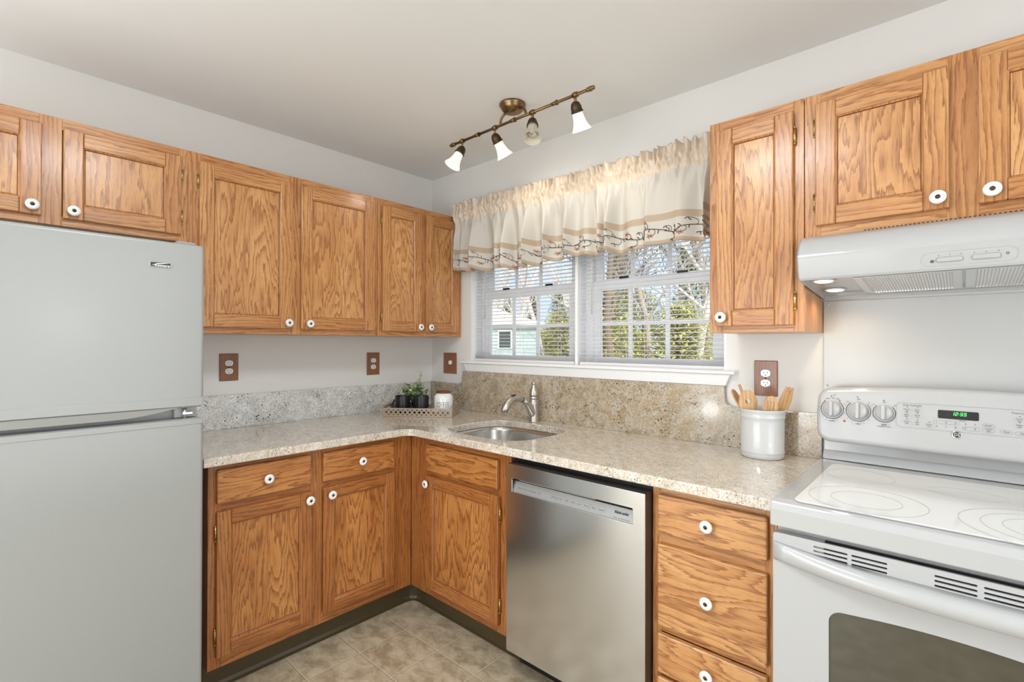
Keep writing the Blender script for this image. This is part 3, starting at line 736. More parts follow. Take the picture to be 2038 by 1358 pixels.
# switches on the front face, face tilts between (-.404,1.590) and (-.388,1.532)
tilt = math.atan2(.016, .058)
def hoodF(x, z, out=0):
    f = (1.590-z)/.058; return Matrix.Translation((x, -.404+.016*f, z)) @ Matrix.Rotation(tilt, 4, 'X') @ FRONT @ Matrix.Translation((0, 0, out))
for x in (2.641, 2.710):
    b = MB(); b.add(curve_mesh([rrect(-.026, .026, -.0055, .0055, .005, 5)], .003, .0015, 2), hoodF(x, 1.553, .001), enamel)
    W_(b.build('slide_switch', t_, recalc=False))
W_(MB().add(curve_mesh([rrect(-.092, .092, -.0185, .0185, .018, 8), rrect(-.0912, .0912, -.0177, .0177, .0172, 8)], .0002), hoodF(2.675, 1.555, .0003), ring_m).build('switch_panel_outline', t_, recalc=False))
for x in (2.641, 2.710):
    b = MB()
    b.add(curve_mesh([rrect(-.028, .028, -.0075, .0075, .007, 5), rrect(-.0268, .0268, -.0063, .0063, .006, 5)], .0002), hoodF(x, 1.553, .0003), ring_m)
    for dx in (-.022, 0, .022): b.add(curve_mesh([rrect(-.001, .001, -.0015, .0015, .0005, 2)], .0002), hoodF(x+dx, 1.564, .0003), ink)
    if x < 2.67: # fan symbol
        for k in range(4): a = pi/2*k+.4; b.add(curve_mesh([superq(.0026*cos(a), .0026*sin(a), .0022, .0015, 10, 1)], .0002), hoodF(2.606, 1.550, .0003), ink_d)
    else: b.add(curve_mesh([superq(0, 0, .0030, .0030, 14, 1), superq(0, 0, .0019, .0019, 14, 1)], .0002), hoodF(2.748, 1.556, .0003), ink_d)
    W_(b.build('switch_marking', t_, recalc=False))
b = MB()
for i in range(60): # vent slots in the top edge
    x = 2.45+i*.0095; b.box(x, x+.005, -.332, -.3285, 1.6655, 1.6695, dark_gap)
W_(b.build('vent_slots', t_))

tag(MB().box(2.289, 3.06, -.007, -.001, 1.00, 1.486, splash_panel).build('wall_panel', bevel=.001), 'glossy white splash panel on the wall between range and hood', 'wall panel')
b = MB()
for z in (1.181, 1.475): b.lathe([(.0032, 0), (.003, .001), (0, .0014)], chrome, 12, frontM(2.302, -.0072, z))
o = b.build('panel_screw', bpy.data.objects['wall_panel'])

# ------------------------------------------------------------------ range (stove)
RX0, RX1 = 2.296, 3.056; RC = 2.672
t_ = thing('electric_range', 'white glass-top electric range under the hood', 'range', (RC, -.35, 0))
W_(MB().box(RX0+.006, RX1-.006, -.665, -.075, .03, .905, enamel).build('oven_body', t_, bevel=.003))
# cooktop frame
b = MB(); b.prism([(-.712, .862), (-.712, .905), (-.704, .922), (-.685, .929), (-.085, .929), (-.085, .906), (-.66, .906), (-.665, .862)], 0, RX0, RX1, enamel)
W_(b.build('cooktop_frame', t_, bevel=.003))
cg = mat('white_cooktop_glass', (.84, .85, .84), .06); NT(cg).b.inputs['Coat Weight'].default_value = .3
b = MB(); b.add(curve_mesh([rrect(RX0+.048, RX1-.048, -.690, -.165, .02, 5)], .0018, .0006, 1), Matrix.Translation((0, 0, .9300)), cg)
gls = W_(b.build('cooktop_glass', t_, recalc=False))
b = MB(); b.add(curve_mesh([rrect(RX0+.0455, RX1-.0455, -.6925, -.1625, .022, 5), rrect(RX0+.048, RX1-.048, -.690, -.165, .02, 5)], .0005), Matrix.Translation((0, 0, .9297)), ring_m)
b.build('glass_seam', gls, recalc=False)
def ringP(b, cx, cy, r, a0=0, a1=360, w_=.0009):
    n_ = max(8, int((a1-a0)/6))
    if a1-a0 >= 360: b.add(curve_mesh([superq(cx, cy, r, r, 60, 1), superq(cx, cy, r-w_, r-w_, 60, 1)], .00015), Matrix.Translation((0, 0, .9321)), ring_m)
    else:
        P = [(cx+r*cos(R(a0+(a1-a0)*i/n_)), cy+r*sin(R(a0+(a1-a0)*i/n_))) for i in range(n_+1)]
        P += [(cx+(r-w_)*cos(R(a0+(a1-a0)*i/n_)), cy+(r-w_)*sin(R(a0+(a1-a0)*i/n_))) for i in range(n_, -1, -1)]
        b.add(curve_mesh([P], .00015), Matrix.Translation((0, 0, .9321)), ring_m)
b = MB()
ringP(b, 2.435, -.300, .085); ringP(b, 2.482, -.568, .125); ringP(b, 2.482, -.568, .075)
for r in (.155, .118, .082): ringP(b, 2.812, -.560, r)
ringP(b, 2.905, -.295, .085)
ringP(b, 2.674, -.375, .105, 40, 140); ringP(b, 2.674, -.275, .105, 220, 320)
b.build('burner_ring', gls, recalc=False)
# backguard
t_bg = MB(); bg_prof = [(-.01, .931), (-.095, .931), (-.085, .945), (-.072, .960), (-.070, 1.000), (-.01, 1.000)]
t_bg.prism(bg_prof, 0, RX0+.004, RX1-.004, enamel)
W_(t_bg.build('riser', t_, bevel=.004))
# bowed control panel: outline with arched top
P = []; bx0, bx1 = RX0-.010, RX1+.010
N = 24
for i in range(N+1):
    x = bx0+.045+(bx1-bx0-.09)*i/N; u_ = (x-RC-.004)/((bx1-bx0)/2); P.append((x, 1.193-.018*u_*u_))
def arc(cx, cy, r, a0, a1, n_=6): return [(cx+r*cos(R(a0+(a1-a0)*i/n_)), cy+r*sin(R(a0+(a1-a0)*i/n_))) for i in range(n_+1)]
top_r = arc(bx1-.045, 1.1332, .045, 90, 0)
P = P[:-1]+[(x, y) for x, y in arc(bx1-.045, P[-1][1]-.042, .042, 85, 5)]
P += [(bx1+.0, 1.04), ]+arc(bx1-.045, 1.035, .042, -5, -85)
P += arc(bx0+.045, 1.035, .042, 265, 185)
P += [(bx0, 1.09)]+arc(bx0+.045, P[0][1]-.042, .042, 175, 95)
me = curve_mesh([P], .026, .016, 5)
ptilt = R(9)
PM = Matrix.Translation((0, -.094, 1.09)) @ Matrix.Rotation(-ptilt, 4, 'X') @ Matrix.Translation((0, 0, -1.09)) @ FRONT
b = MB(); b.add(me, Matrix.Translation((0, 0, 0)) @ PM, enamel, True)
bgp = W_(b.build('control_panel', t_, recalc=False))
for p in bgp.data.polygons: p.use_smooth = True
ed = bgp.modifiers.new('e', 'EDGE_SPLIT'); ed.split_angle = R(35)
def pan_(x, z, out=0): return PM @ Matrix.Translation((x, z, .0266+out))
# knobs
for i, (x, rk) in enumerate(((2.334, .027), (2.408, .028), (2.477, .0245))):
    b = MB(); z = 1.104
    b.lathe([(rk, 0), (rk, .006), (rk*.90, .016), (rk*.80, .020), (0, .022)], enamel, 32, pan_(x, z))
    o = b.build('control_knob', bgp)
    b = MB(); b.add(curve_mesh([rrect(-.0055, .0055, -rk*.92, rk*.92, .005, 4)], .008, .003, 2), pan_(x, z, .024), enamel); b.build('knob_grip', o, recalc=False)
def arcmesh(r, a0, a1, w_=.0017):
    n_ = 30; P = [(r*cos(R(a0+(a1-a0)*i/n_)), r*sin(R(a0+(a1-a0)*i/n_))) for i in range(n_+1)]
    P += [((r-w_)*cos(R(a0+(a1-a0)*i/n_)), (r-w_)*sin(R(a0+(a1-a0)*i/n_))) for i in range(n_, -1, -1)]
    return curve_mesh([P], .00015)
leg = MB()
dots = lambda x, z, m, r=.0016: leg.add(curve_mesh([superq(0, 0, r, r, 12, 1)], .0002), pan_(x, z, .0003), m)
txt = lambda s_, x, z, sz=.006, m=ink, bold=0.0001: leg.add(text_mesh(s_, sz, .0001, bold=bold), pan_(x, z, .0003), m)
for x, r in ((2.334, .0335), (2.408, .0345), (2.477, .0305)):
    leg.add(arcmesh(r, 130, 410 if x < 2.35 else 405), pan_(x, 1.104, .0003), ink_d)
dots(2.331, 1.148, red_ind, .0022); dots(2.312, 1.131, red_ind, .002); dots(2.355, 1.133, red_ind, .0026)
dots(2.405, 1.150, ink_d, .0018); dots(2.476, 1.144, ink_d, .0018)
txt('OFF', 2.336, 1.1415, .005); txt('OFF', 2.408, 1.1425, .005); txt('OFF', 2.477, 1.138, .005)
txt('LOCK', 2.320, 1.139, .0045); txt('HIGH', 2.350, 1.1395, .0045); txt('LEFT', 2.340, 1.152, .004)
txt('LO', 2.378, 1.133, .005); txt('HI', 2.437, 1.133, .005); txt('LO', 2.450, 1.130, .005); txt('HI', 2.504, 1.130, .005)
txt('FRONT', 2.334, 1.063, .0055); txt('REAR', 2.408, 1.061, .0055); txt('REAR', 2.477, 1.066, .0055, ink_d); txt('WARMING ZONE', 2.477, 1.060, .0045)
for (cx, rr_) in ((2.334, .0395), (2.408, .0405)):
    for k, a in enumerate(range(150, 400, 24)):
        txt(str(9-k % 9) if k else '1', cx+rr_*cos(R(a)), 1.104+rr_*sin(R(a)), .005)
dots(2.370, 1.067, red_ind, .0038)
# touch pad
PX0, PX1, PZ0, PZ1 = 2.508, 2.845, 1.064, 1.142
leg.add(curve_mesh([rrect(PX0, PX1, PZ0, PZ1, .012, 5), rrect(PX0+.0009, PX1-.0009, PZ0+.0009, PZ1-.0009, .0112, 5)], .0006), pan_(0, 0, .0002), ring_m)
txt('Oven Controls', 2.547, 1.1345, .0075); txt('Time Controls', 2.790, 1.132, .0075)
bt = [('Warm', 2.534, 1.121), ('Conv', 2.560, 1.121), ('Bake', 2.534, 1.104), ('Broil', 2.560, 1.104), ('Oven', 2.534, 1.083), ('Self', 2.560, 1.083), ('Proof', 2.588, 1.079), ('Cook', 2.783, 1.116), ('Timer', 2.810, 1.114), ('Delay', 2.783, 1.099), ('Clock', 2.810, 1.097)]
for s_, x, z in bt:
    txt(s_, x, z, .006); txt('Time' if 'o' in s_ else 'Light', x, z-.0055, .0045)
    leg.add(curve_mesh([rrect(-.0118, .0118, -.0075, .0065, .005, 3), rrect(-.0115, .0115, -.0072, .0062, .0047, 3)], .0001), pan_(x, z-.002, .0002), ring_m)
    dots(x+.001, z+.0075, ink_d, .0012)
for k in range(5): txt(str(k+1), 2.606+k*.0215, 1.0895, .0075, ink)
for k, s_ in enumerate('67890'): txt(s_, 2.606+k*.0215, 1.0765, .0075, ink)
def pill(x0, x1, z0, z1, m=ink): leg.add(curve_mesh([rrect(x0, x1, z0, z1, (z1-z0)/2-.0001, 6), rrect(x0+.0005, x1-.0005, z0+.0005, z1-.0005, (z1-z0)/2-.0006, 6)], .0001), pan_(0, 0, .0002), m)
pill(2.598, 2.658, 1.0845, 1.095); pill(2.664, 2.703, 1.071, 1.0825)
pill(2.707, 2.733, 1.084, 1.0955); pill(2.707, 2.733, 1.0705, 1.0825); pill(2.744, 2.770, 1.0705, 1.0815); pill(2.775, 2.802, 1.070, 1.081); pill(2.803, 2.830, 1.070, 1.081)
txt('START', 2.720, 1.0898, .0055); txt('CLEAR', 2.720, 1.0785, .0045); txt('OFF', 2.720, 1.0735, .0045); txt('Clock', 2.757, 1.076, .006); txt('On', 2.788, 1.0755, .006); txt('Off', 2.816, 1.0755, .006)
txt('Custom', 2.664, 1.0985, .0045); txt('Timer', 2.800, 1.0865, .006)
leg.build('printed_legend', bgp, recalc=False)
b = MB(); b.add(curve_mesh([rrect(2.609, 2.700, 1.1015, 1.1265, .003, 3)], .0006, .0002, 1), pan_(0, 0, .0004), black_pl)
dsp = b.build('display', bgp, recalc=False)
SEG = {'1': 'bc', '2': 'abged', '5': 'afgcd'}
b = MB(); dw, dh, tw = .0058, .0100, .0013
def seg(ch, ox, oz):
    S = {'a': (0, dw, dh-tw, dh), 'g': (0, dw, dh/2-tw/2, dh/2+tw/2), 'd': (0, dw, 0, tw), 'f': (0, tw, dh/2, dh), 'e': (0, tw, 0, dh/2), 'b': (dw-tw, dw, dh/2, dh), 'c': (dw-tw, dw, 0, dh/2)}
    for s_ in SEG[ch]:
        x0, x1, z0, z1 = S[s_]; sh = .18
        b.add(curve_mesh([[(ox+x0+z0*sh, oz+z0), (ox+x1+z0*sh, oz+z0), (ox+x1+z1*sh, oz+z1), (ox+x0+z1*sh, oz+z1)]], .0001), pan_(0, 0, .0012), green_led)
for ch, ox in (('1', 2.6395), ('2', 2.6475), ('5', 2.6590), ('5', 2.6668)): seg(ch, ox, 1.1125)
for zz in (1.1150, 1.1190): b.add(curve_mesh([superq(2.6565, zz, .0007, .0007, 8, 1)], .0001), pan_(0, 0, .0012), green_led)
b.build('clock_digits', dsp, recalc=False)
# round emblem
b = MB(); EM = pan_(2.652, 1.056, 0)
b.lathe([(.0125, 0), (.0122, .0012), (.0105, .0016), (0, .0016)], chrome, 32, EM)
b.add(curve_mesh([superq(0, 0, .0098, .0098, 40, 1)], .0001), EM @ Matrix.Translation((0, 0, .0017)), ink_d)
b.add(text_mesh('GE', .0115, .0001, bold=.0002, shear=.15), EM @ Matrix.Translation((0, 0, .0020)), chrome)
b.add(curve_mesh([superq(0, 0, .0092, .0092, 40, 1), superq(0, 0, .0086, .0086, 40, 1)], .0001), EM @ Matrix.Translation((0, 0, .0020)), chrome)
for k in range(4):
    a = pi/2*k+pi/4; b.add(curve_mesh([superq(.0068*cos(a), .0068*sin(a), .0018, .0010, 10, 1)], .0001), EM @ Matrix.Translation((0, 0, .0020)), chrome)
b.build('emblem', bgp, recalc=False)
# oven door
DYo = -.700
wx0, wx1 = 2.424, 2.920
WP = [(wx0, .30), (wx1, .30)]
WP += arc(wx1-.03, .655, .03, 0, 80)
for i in range(1, 12): x = wx1-.03-(wx1-wx0-.06)*i/12; u_ = (x-RC)/(.22); WP.append((x, .700-.016*u_*u_))
WP += arc(wx0+.03, .655, .03, 100, 180)
dz1 = .842
slots = []
for (a, c_) in ((2.392, 2.462), (2.470, 2.538), (2.620, 2.688), (2.698, 2.768), (2.83, 2.88)):
    for k in range(3): slots.append(rrect(a, c_, .8255-k*.0105, .8300-k*.0105, .0018, 2))
me = curve_mesh([rrect(RX0+.004, RX1-.004, .155, dz1, .008, 4), WP]+slots, .004, .001, 2)
b = MB(); b.add(me, frontM(0, DYo+.004, 0), enamel)
b.box(RX0+.006, wx0-.012, DYo+.008, -.667, .157, dz1-.002, enamel); b.box(wx1+.012, RX1-.006, DYo+.008, -.667, .157, dz1-.002, enamel)
b.box(wx0-.012, wx1+.012, -.672, -.667, .157, dz1-.002, dark_gap); b.box(wx0-.012, wx1+.012, DYo+.008, -.667, .715, .79, enamel)
b.box(wx0-.012, wx1+.012, DYo+.008, -.667, .157, .285, enamel)
od = W_(b.build('oven_door', t_, recalc=False))
b = MB(); b.box(wx0-.01, wx1+.01, DYo+.0085, DYo+.012, .288, .714, oven_glass); b.build('oven_window', od)
# bowed handle
b = MB(); N = 28; rows = []
for i in range(N+1):
    u_ = -1+2*i/N; x = RC+.004+u_*(RX1-RX0)/2*.985; k_ = max(0, 1-abs(u_)**2.6); out = .006+.031*k_
    zc = .800-.022*k_
    ring_ = [(x, DYo-.0005, zc+.018+.006*k_), (x, DYo-out*.55, zc+.020), (x, DYo-out*.92, zc+.012), (x, DYo-out, zc-.002), (x, DYo-out*.93, zc-.018), (x, DYo-out*.5, zc-.026), (x, DYo-.0005, zc-.028)]
    rows.append(len(b.v)); b.v += ring_
for a, c_ in zip(rows, rows[1:]):
    for k in range(6): b.face([a+k, a+k+1, c_+k+1, c_+k], enamel, None, True)
    b.face([a+6, a, c_, c_+6], enamel)
b.face([rows[0]+k for k in range(7)], enamel); b.face([rows[-1]+k for k in range(7)], enamel)
b.build('door_handle', od)
W_(MB().box(RX0+.004, RX1-.004, DYo, -.667, .035, .148, enamel).build('storage_drawer', t_, bevel=.004))

# ------------------------------------------------------------------ outlets
def outlet(x, z, w, h, Mrot, label, dimmer=False):
    t_ = thing('light_dimmer' if dimmer else 'wall_outlet', label, 'dimmer switch' if dimmer else 'outlet', (0, 0, 0), 0, None if dimmer else 'wood-plated wall outlets')
    t_.matrix_world = Mrot
    b = MB(); b.box(-w/2, w/2, -.006, -.0005, -h/2, h/2, plate_wood, 2); b.build('cover_plate', t_, bevel=.003)
    if not dimmer:
        for s_ in (-1, 1):
            b = MB(); zc = s_*.0195
            P = [(max(-.0172, min(.0172, .0195*cos(a))), .0143*sin(a)) for a in [2*pi*i/28 for i in range(28)]]
            b.add(curve_mesh([P], .0012, .0004, 1), frontM(0, -.0070, zc), ceramic); rc = b.build('receptacle', t_, recalc=False)
            b = MB()
            for dx in (-.0064, .0064): b.box(dx-.001, dx+.001, -.0086, -.0080, zc-.001, zc+.0065, black_pl)
            b.lathe([(.0023, 0), (0, .0003)], black_pl, 10, frontM(0, -.0082, zc-.0075)); b.build('slot', rc)
        MB().lathe([(.003, 0), (0, .001)], dark_gap, 10, frontM(0, -.006, 0)).build('screw', t_)
    else:
        MB().lathe([(.015, 0), (.0145, .010), (.012, .013), (0, .0135)], ceramic, 24, frontM(.012, -.006, .004)).build('dial', t_)
        b = MB()
        for k in range(8):
            a = pi*2*k/8+.2; b.lathe([(.0022, 0), (0, .0006)], black_pl, 8, frontM(.005+.027*cos(a), -.006, .003+.027*sin(a)))
        b.build('dial_marks', t_)
    return t_
LW = lambda y, z: Matrix.Translation((0, y, z)) @ Matrix.Rotation(R(90), 4, 'Z')
BW = lambda x, z: Matrix.Translation((x, 0, z))
outlet(0, 0, .086, .134, LW(-1.257, 1.210), 'wooden plate duplex outlet on the left wall nearest the refrigerator')
outlet(0, 0, .088, .136, LW(-.454, 1.205), 'wooden plate duplex outlet on the left wall near the corner, above the mugs')
outlet(0, 0, .128, .136, BW(.193, 1.201), 'wooden plate rotary dimmer with white dial left of the window', True)
outlet(0, 0, .085, .138, BW(2.093, 1.196), 'wooden plate duplex outlet behind the utensil crock')

# ------------------------------------------------------------------ track light
BX0, BX1, BYL, BZL = .725, 1.543, -.43, 2.360
t_ = thing('track_light', 'antique brass bar light with four frosted bell shades under the ceiling', 'ceiling light', (1.13, BYL, CZ))
Wl = Matrix.Translation((-1.13, -BYL, -CZ))
def WL(b): b.xform(Wl); return b
WL(MB().lathe([(.060, CZ-.001), (.061, CZ-.008), (.055, CZ-.014), (.053, CZ-.022), (.042, CZ-.036), (.022, CZ-.043), (0, CZ-.044)], brass, 36, Matrix.Translation((1.13, BYL, 0)))).build('canopy', t_)
b = MB(); b.tube([(BX0, BYL, BZL), (BX1, BYL, BZL)], .0065, brass, 14)
for x in (.891, 1.13, 1.372): b.tube([(x-.010, BYL, BZL), (x+.010, BYL, BZL)], .0085, brass, 14); b.tube([(x+.011, BYL, BZL), (x+.017, BYL, BZL)], .011, brass, 14); 
for s_, xe in ((-1, BX0), (1, BX1)):
    Mx = Matrix.Translation((xe, BYL, BZL)) @ Matrix.Rotation(s_*pi/2, 4, 'Y')
    b.lathe([(.0065, -.004), (.010, 0), (.010, .005), (.006, .008), (.011, .013), (.011, .018), (.006, .021), (.009, .026), (.008, .031), (0, .034)], brass, 16, Mx)
WL(b).build('bar', t_)
for xs, xe in ((1.085, 1.053), (1.172, 1.212)):
    b = MB(); b.tube([(xs, BYL, CZ-.030), (xs+(xe-xs)*.45, BYL, CZ-.034), (xs+(xe-xs)*.85, BYL, CZ-.048), (xe, BYL, CZ-.066), (xe, BYL, BZL)], .0062, brass, 12); WL(b).build('support_arm', t_)
heads = [(.784, (-.23, -.42, -.87), True), (1.016, (.10, .58, -.80), True), (1.251, (.27, -.32, -.91), False), (1.482, (-.03, .50, -.87), True)]
for x, d, lit in heads:
    d = Vector(d).normalized()
    b = MB(); b.tube([(x, BYL, BZL+.011), (x, BYL, BZL-.040)], .0058, brass, 12)
    b.tube([(x-.012, BYL, BZL), (x+.012, BYL, BZL)], .0105, brass, 14)
    b.lathe([(0, .012), (.008, .010), (.009, 0)], brass, 12, Matrix.Translation((x, BYL, BZL)))
    stem = WL(b).build('lamp_stem', t_)
    Q = (-d).to_track_quat('Z', 'Y').to_matrix().to_4x4()
    HM = Wl @ Matrix.Translation((x, BYL, BZL-.038)) @ Q
    MB().lathe([(0, .012), (.010, .010), (.018, .002), (.0225, -.012), (.0235, -.026), (.026, -.028), (.026, -.033), (.022, -.034), (.0, -.030)], bronze, 28, HM).build('socket_cup', stem)
    sm_ = shade_lit if lit else shade_off
    sp = [(.0215, -.032), (.0225, -.050), (.0255, -.068), (.031, -.085), (.040, -.102), (.0425, -.106), (.0405, -.1055), (.029, -.084), (.0235, -.067), (.0205, -.050), (.0195, -.032)]
    MB().lathe(sp, sm_, 32, HM).build('glass_shade', stem)
    bm_ = bulb_lit if lit else chrome
    MB().lathe([(.008, -.032), (.010, -.050), (.019, -.075), (.0195, -.080), (.017, -.083), (0, -.084)], bm_, 24, HM).build('bulb', stem)
    if lit:
        p = Vector((x, BYL, BZL-.038))+d*.090
        lamp('track_bulb_light', 'SPOT', p, 3.2, (1, .90, .76), p+d, spot_size=R(140), spot_blend=.8, shadow_soft_size=.03)

# ------------------------------------------------------------------ valance
VX0, VX1, VZT, VZB = .322, 1.972, 2.192, 1.768
random.seed(5)
NS, NTT = 560, 46
fold = lambda s: .55*sin(2*pi*9.5*s+1.3*sin(2*pi*2.3*s))+.45*sin(2*pi*16*s+2.0*sin(2*pi*3.1*s)+1)
def vpt(s, t_, eps=0):
    x = VX0+(VX1-VX0)*s
    gather = math.exp(-((t_-.15)/.09)**2)
    tight = max(0, 1-t_/.30)
    head = max(0, .12-t_)/.12
    y = -.078
    gf = sin(2*pi*46*s+3*sin(2*pi*5*s)+1.5*sin(2*pi*11*s))
    y -= .016*gf*tight + .010*head*sin(2*pi*31*s+2*sin(2*pi*7*s))
    y -= .010*math.exp(-((t_-.16)/.05)**2)                                # the rod pocket bulges
    y -= .020*gather*noise.noise(Vector((s*160, t_*22, 0)))
    y -= .013*math.exp(-((t_-.30)/.16)**2)*noise.noise(Vector((s*75, t_*5, 4)))
    amp = .042*min(1, max(0, (t_-.15)/.55))+.010
    y -= amp*fold(s)*min(1, t_*2.2)
    x += .004*head*sin(2*pi*60*s)+.010*min(1, t_*1.5)*cos(2*pi*9.5*s+1.3*sin(2*pi*2.3*s))*amp/.028
    z = VZT+(VZB-VZT)*t_
    z += .012*head*(noise.noise(Vector((s*70, 3, 0)))+.5*sin(2*pi*46*s))
    z += t_**2*(.010*sin(2*pi*2.2*s+1)+.010*fold(s))-.012*t_*max(0, -sin(2*pi*1.7*s+.5))
    z += (1-t_)*.004*sin(2*pi*1.3*s)
    return Vector((x, y-eps, z))
def vmat(t_):
    if .685 <= t_ < .755: return tancloth
    if .955 <= t_: return tancloth
    if t_ < .26: return satin
    return creamcloth
ts = sorted(set([i/NTT for i in range(NTT+1)]+[.685, .755, .955, .26]))
b = MB()
for i in range(NS+1):
    for t1 in ts: b.v.append(tuple(vpt(i/NS, t1)))
K = len(ts)
for i in range(NS):
    for j in range(K-1):
        b.face([i*K+j, i*K+j+1, (i+1)*K+j+1, (i+1)*K+j], vmat((ts[j]+ts[j+1])/2), None, True)
# left return to the wall
for t1 in ts: p = vpt(0, t1); b.v.append((p.x, -.004, p.z))
base = (NS+1)*K
for j in range(K-1): b.face([base+j, base+j+1, j+1, j], vmat((ts[j]+ts[j+1])/2), None, True)
val = thing('curtain_valance', 'ruffled cream and beige valance with embroidered vines over the window', 'valance', ((VX0+VX1)/2, -.07, 2.0))
VL = Matrix.Translation(-val.location)
o = b.xform(VL).build('fabric', val, recalc=False)
sd = o.modifiers.new('solid', 'SOLIDIFY'); sd.thickness = .0008
b = MB(); b.tube([(VX0+.004, -.064, 2.128), (VX1, -.064, 2.128)], .007, white_paint, 10); b.tube([(VX0+.006, -.064, 2.128), (VX0+.006, -.001, 2.128)], .005, white_paint, 8)
b.xform(VL).build('curtain_rod', val)
# embroidered vines, laid on the cloth
em = MB()
def ribbon(P, w_, m):
    pts = [vpt(s, t1, .0016) for s, t1 in P]
    for i in range(len(pts)-1):
        a, c_ = pts[i], pts[i+1]; d = c_-a
        if d.length < 1e-5: continue
        n_ = Vector((-d.z, 0, d.x)).normalized()*w_/2; k = len(em.v)
        em.v += [tuple(a-n_), tuple(a+n_), tuple(c_+n_), tuple(c_-n_)]; em.face([k, k+1, k+2, k+3], m)
def curl(s0, t0, ang, length, turn, w_, m, n_=14):
    P = [(s0, t0)]; s1, t1 = s0, t0; a = ang
    for i in range(n_):
        st = length/n_; s1 += st*cos(a)/(VX1-VX0); t1 -= st*sin(a)/(VZT-VZB); a += turn/n_; P.append((s1, t1))
    ribbon(P, w_, m); return s1, t1, a
rep = 9
for k in range(rep*2):
    s0 = k/(rep*2); dir_ = 1 if k % 2 else -1
    P = [(s0+i/24/(rep*2)*1.08, .865+.035*dir_*sin(pi*i/24)) for i in range(25)]
    P = [(min(s, .999), t1) for s, t1 in P]; ribbon(P, .0034, thread_d)
    for f, sg in ((.2, 1), (.45, -1), (.7, 1)):
        sb = s0+f/(rep*2); tb_ = .865+.035*dir_*sin(pi*f)
        s1, t1, a = curl(min(sb, .97), tb_, sg*dir_*.9, .040, sg*dir_*2.4, .0024, thread_d)
        m_ = thread_r if (k+int(f*10)) % 3 == 0 else thread_d
        for q_ in range(5 if m_ is thread_r else 2):
            aa = a+q_*1.25; curl(min(s1, .985), t1, aa, .012, 1.5, .0038, m_, 4)
    for f in (.12, .33, .58, .85):
        sb = min(s0+f/(rep*2), .985); tb_ = .865+.035*dir_*sin(pi*f); curl(sb, tb_, random.choice((-1.2, 1.2, 2.0, -2.0)), .015, .8, .0040, thread_d, 4)
tag(em.xform(VL).build('embroidered_vine', val, recalc=False), 'dark brown vines with rust flowers')

# ------------------------------------------------------------------ utensil crock
CX, CY = 2.113, -.122
t_ = thing('utensil_crock', 'white ceramic utensil crock standing beside the range', 'crock', (CX, CY, CT))
b = MB(); s_ = .87
b.lathe([(0, 0), (.066, 0), (.072, .004), (.0735, .016), (.0735, .020), (.0755, .023), (.0755, .027), (.0735, .030), (.0745, .135), (.0755, .148), (.077, .150), (.077, .154), (.0755, .157), (.0785, .170), (.083, .178), (.082, .180), (.0775, .178), (.072, .166), (.070, .03), (0, .025)], crock_glaze, 48, None, sy=.95)
b.build('pot', t_)
def utensil(kind, base, top, label, roll_=0.0, hw=.03):
    base, top = Vector(base), Vector(top); d = (top-base); Ln = d.length; z = d.normalized()
    view = Vector((.56, -.83, 0)); view = Matrix.Rotation(roll_, 3, z) @ view
    y = (view-z*view.dot(z)).normalized(); x = y.cross(z)
    M = Matrix((x, y, z)).transposed().to_4x4(); M.translation = Vector((CX, CY, CT))+base
    # blade outline in local X (width) / Y (length)
    if kind == 'spatula': out = [(-.006, 0), (.006, 0), (.007, Ln-.13), (hw*.75, Ln-.075), (hw, Ln-.035), (hw*.7, Ln-.008), (0, Ln), (-hw*.7, Ln-.008), (-hw, Ln-.035), (-hw*.75, Ln-.075), (-.007, Ln-.13)]; holes = []
    if kind == 'holed':
        out = [(-.006, 0), (.006, 0), (.007, Ln-.115)]+[(hw*cos(a), Ln-.045+.045*sin(a)) for a in [R(-35+250*i/18) for i in range(19)]]+[(-.007, Ln-.115)]; holes = [[(.0+.010*cos(a), Ln-.042+.010*sin(a)) for a in [2*pi*i/16 for i in range(16)]]]
    if kind == 'slotted':
        out = [(-.006, 0), (.006, 0), (.007, Ln-.125)]+[(hw*cos(a), Ln-.045+.045*sin(a)) for a in [R(-35+250*i/18) for i in range(19)]]+[(-.007, Ln-.125)]
        holes = [rrect(dx-.0012, dx+.0012, Ln-.068, Ln-.020, .001, 2) for dx in (-.010, 0, .010)]
    if kind == 'fork':
        out = [(-.006, 0), (.006, 0), (.007, Ln-.125), (hw*.9, Ln-.085), (hw, Ln-.05), (hw*.72, Ln-.01), (hw*.6, Ln), (hw*.42, Ln-.001), (hw*.3, Ln-.020), (hw*.18, Ln-.020), (hw*.12, Ln), (-hw*.12, Ln), (-hw*.18, Ln-.020), (-hw*.3, Ln-.020), (-hw*.42, Ln-.001), (-hw*.6, Ln), (-hw*.72, Ln-.01), (-hw, Ln-.05), (-hw*.9, Ln-.085), (-.007, Ln-.125)]; holes = []
    if kind == 'stick': out = [(-.004, 0), (.004, 0), (.005, Ln), (-.005, Ln)]; holes = []
    me = curve_mesh([out]+holes, .0030, .0012, 2)
    b = MB(); ux, uy = random.uniform(0, 9), random.uniform(0, 9)
    s0 = len(b.v); b.v += [tuple(M @ Vector((v.co.x, v.co.z - .0*v.co.y, v.co.y))) for v in me.vertices]
    for p in me.polygons: b.face([s0+i for i in p.vertices], beech, [(me.vertices[i].co.x+ux, me.vertices[i].co.y+uy) for i in p.vertices])
    tag(b.build('wooden_utensil'), label, 'utensil', 'wooden utensils in the white crock')
utensil('spatula', (.010, -.006, .03), (-.105, -.010, .245), 'beechwood spatula leaning furthest left out of the white crock', .9, .022)
utensil('stick', (-.003, .030, .03), (-.092, .030, .262), 'thin edge-on wooden utensil between the left spatula and the holed spoon', 0)
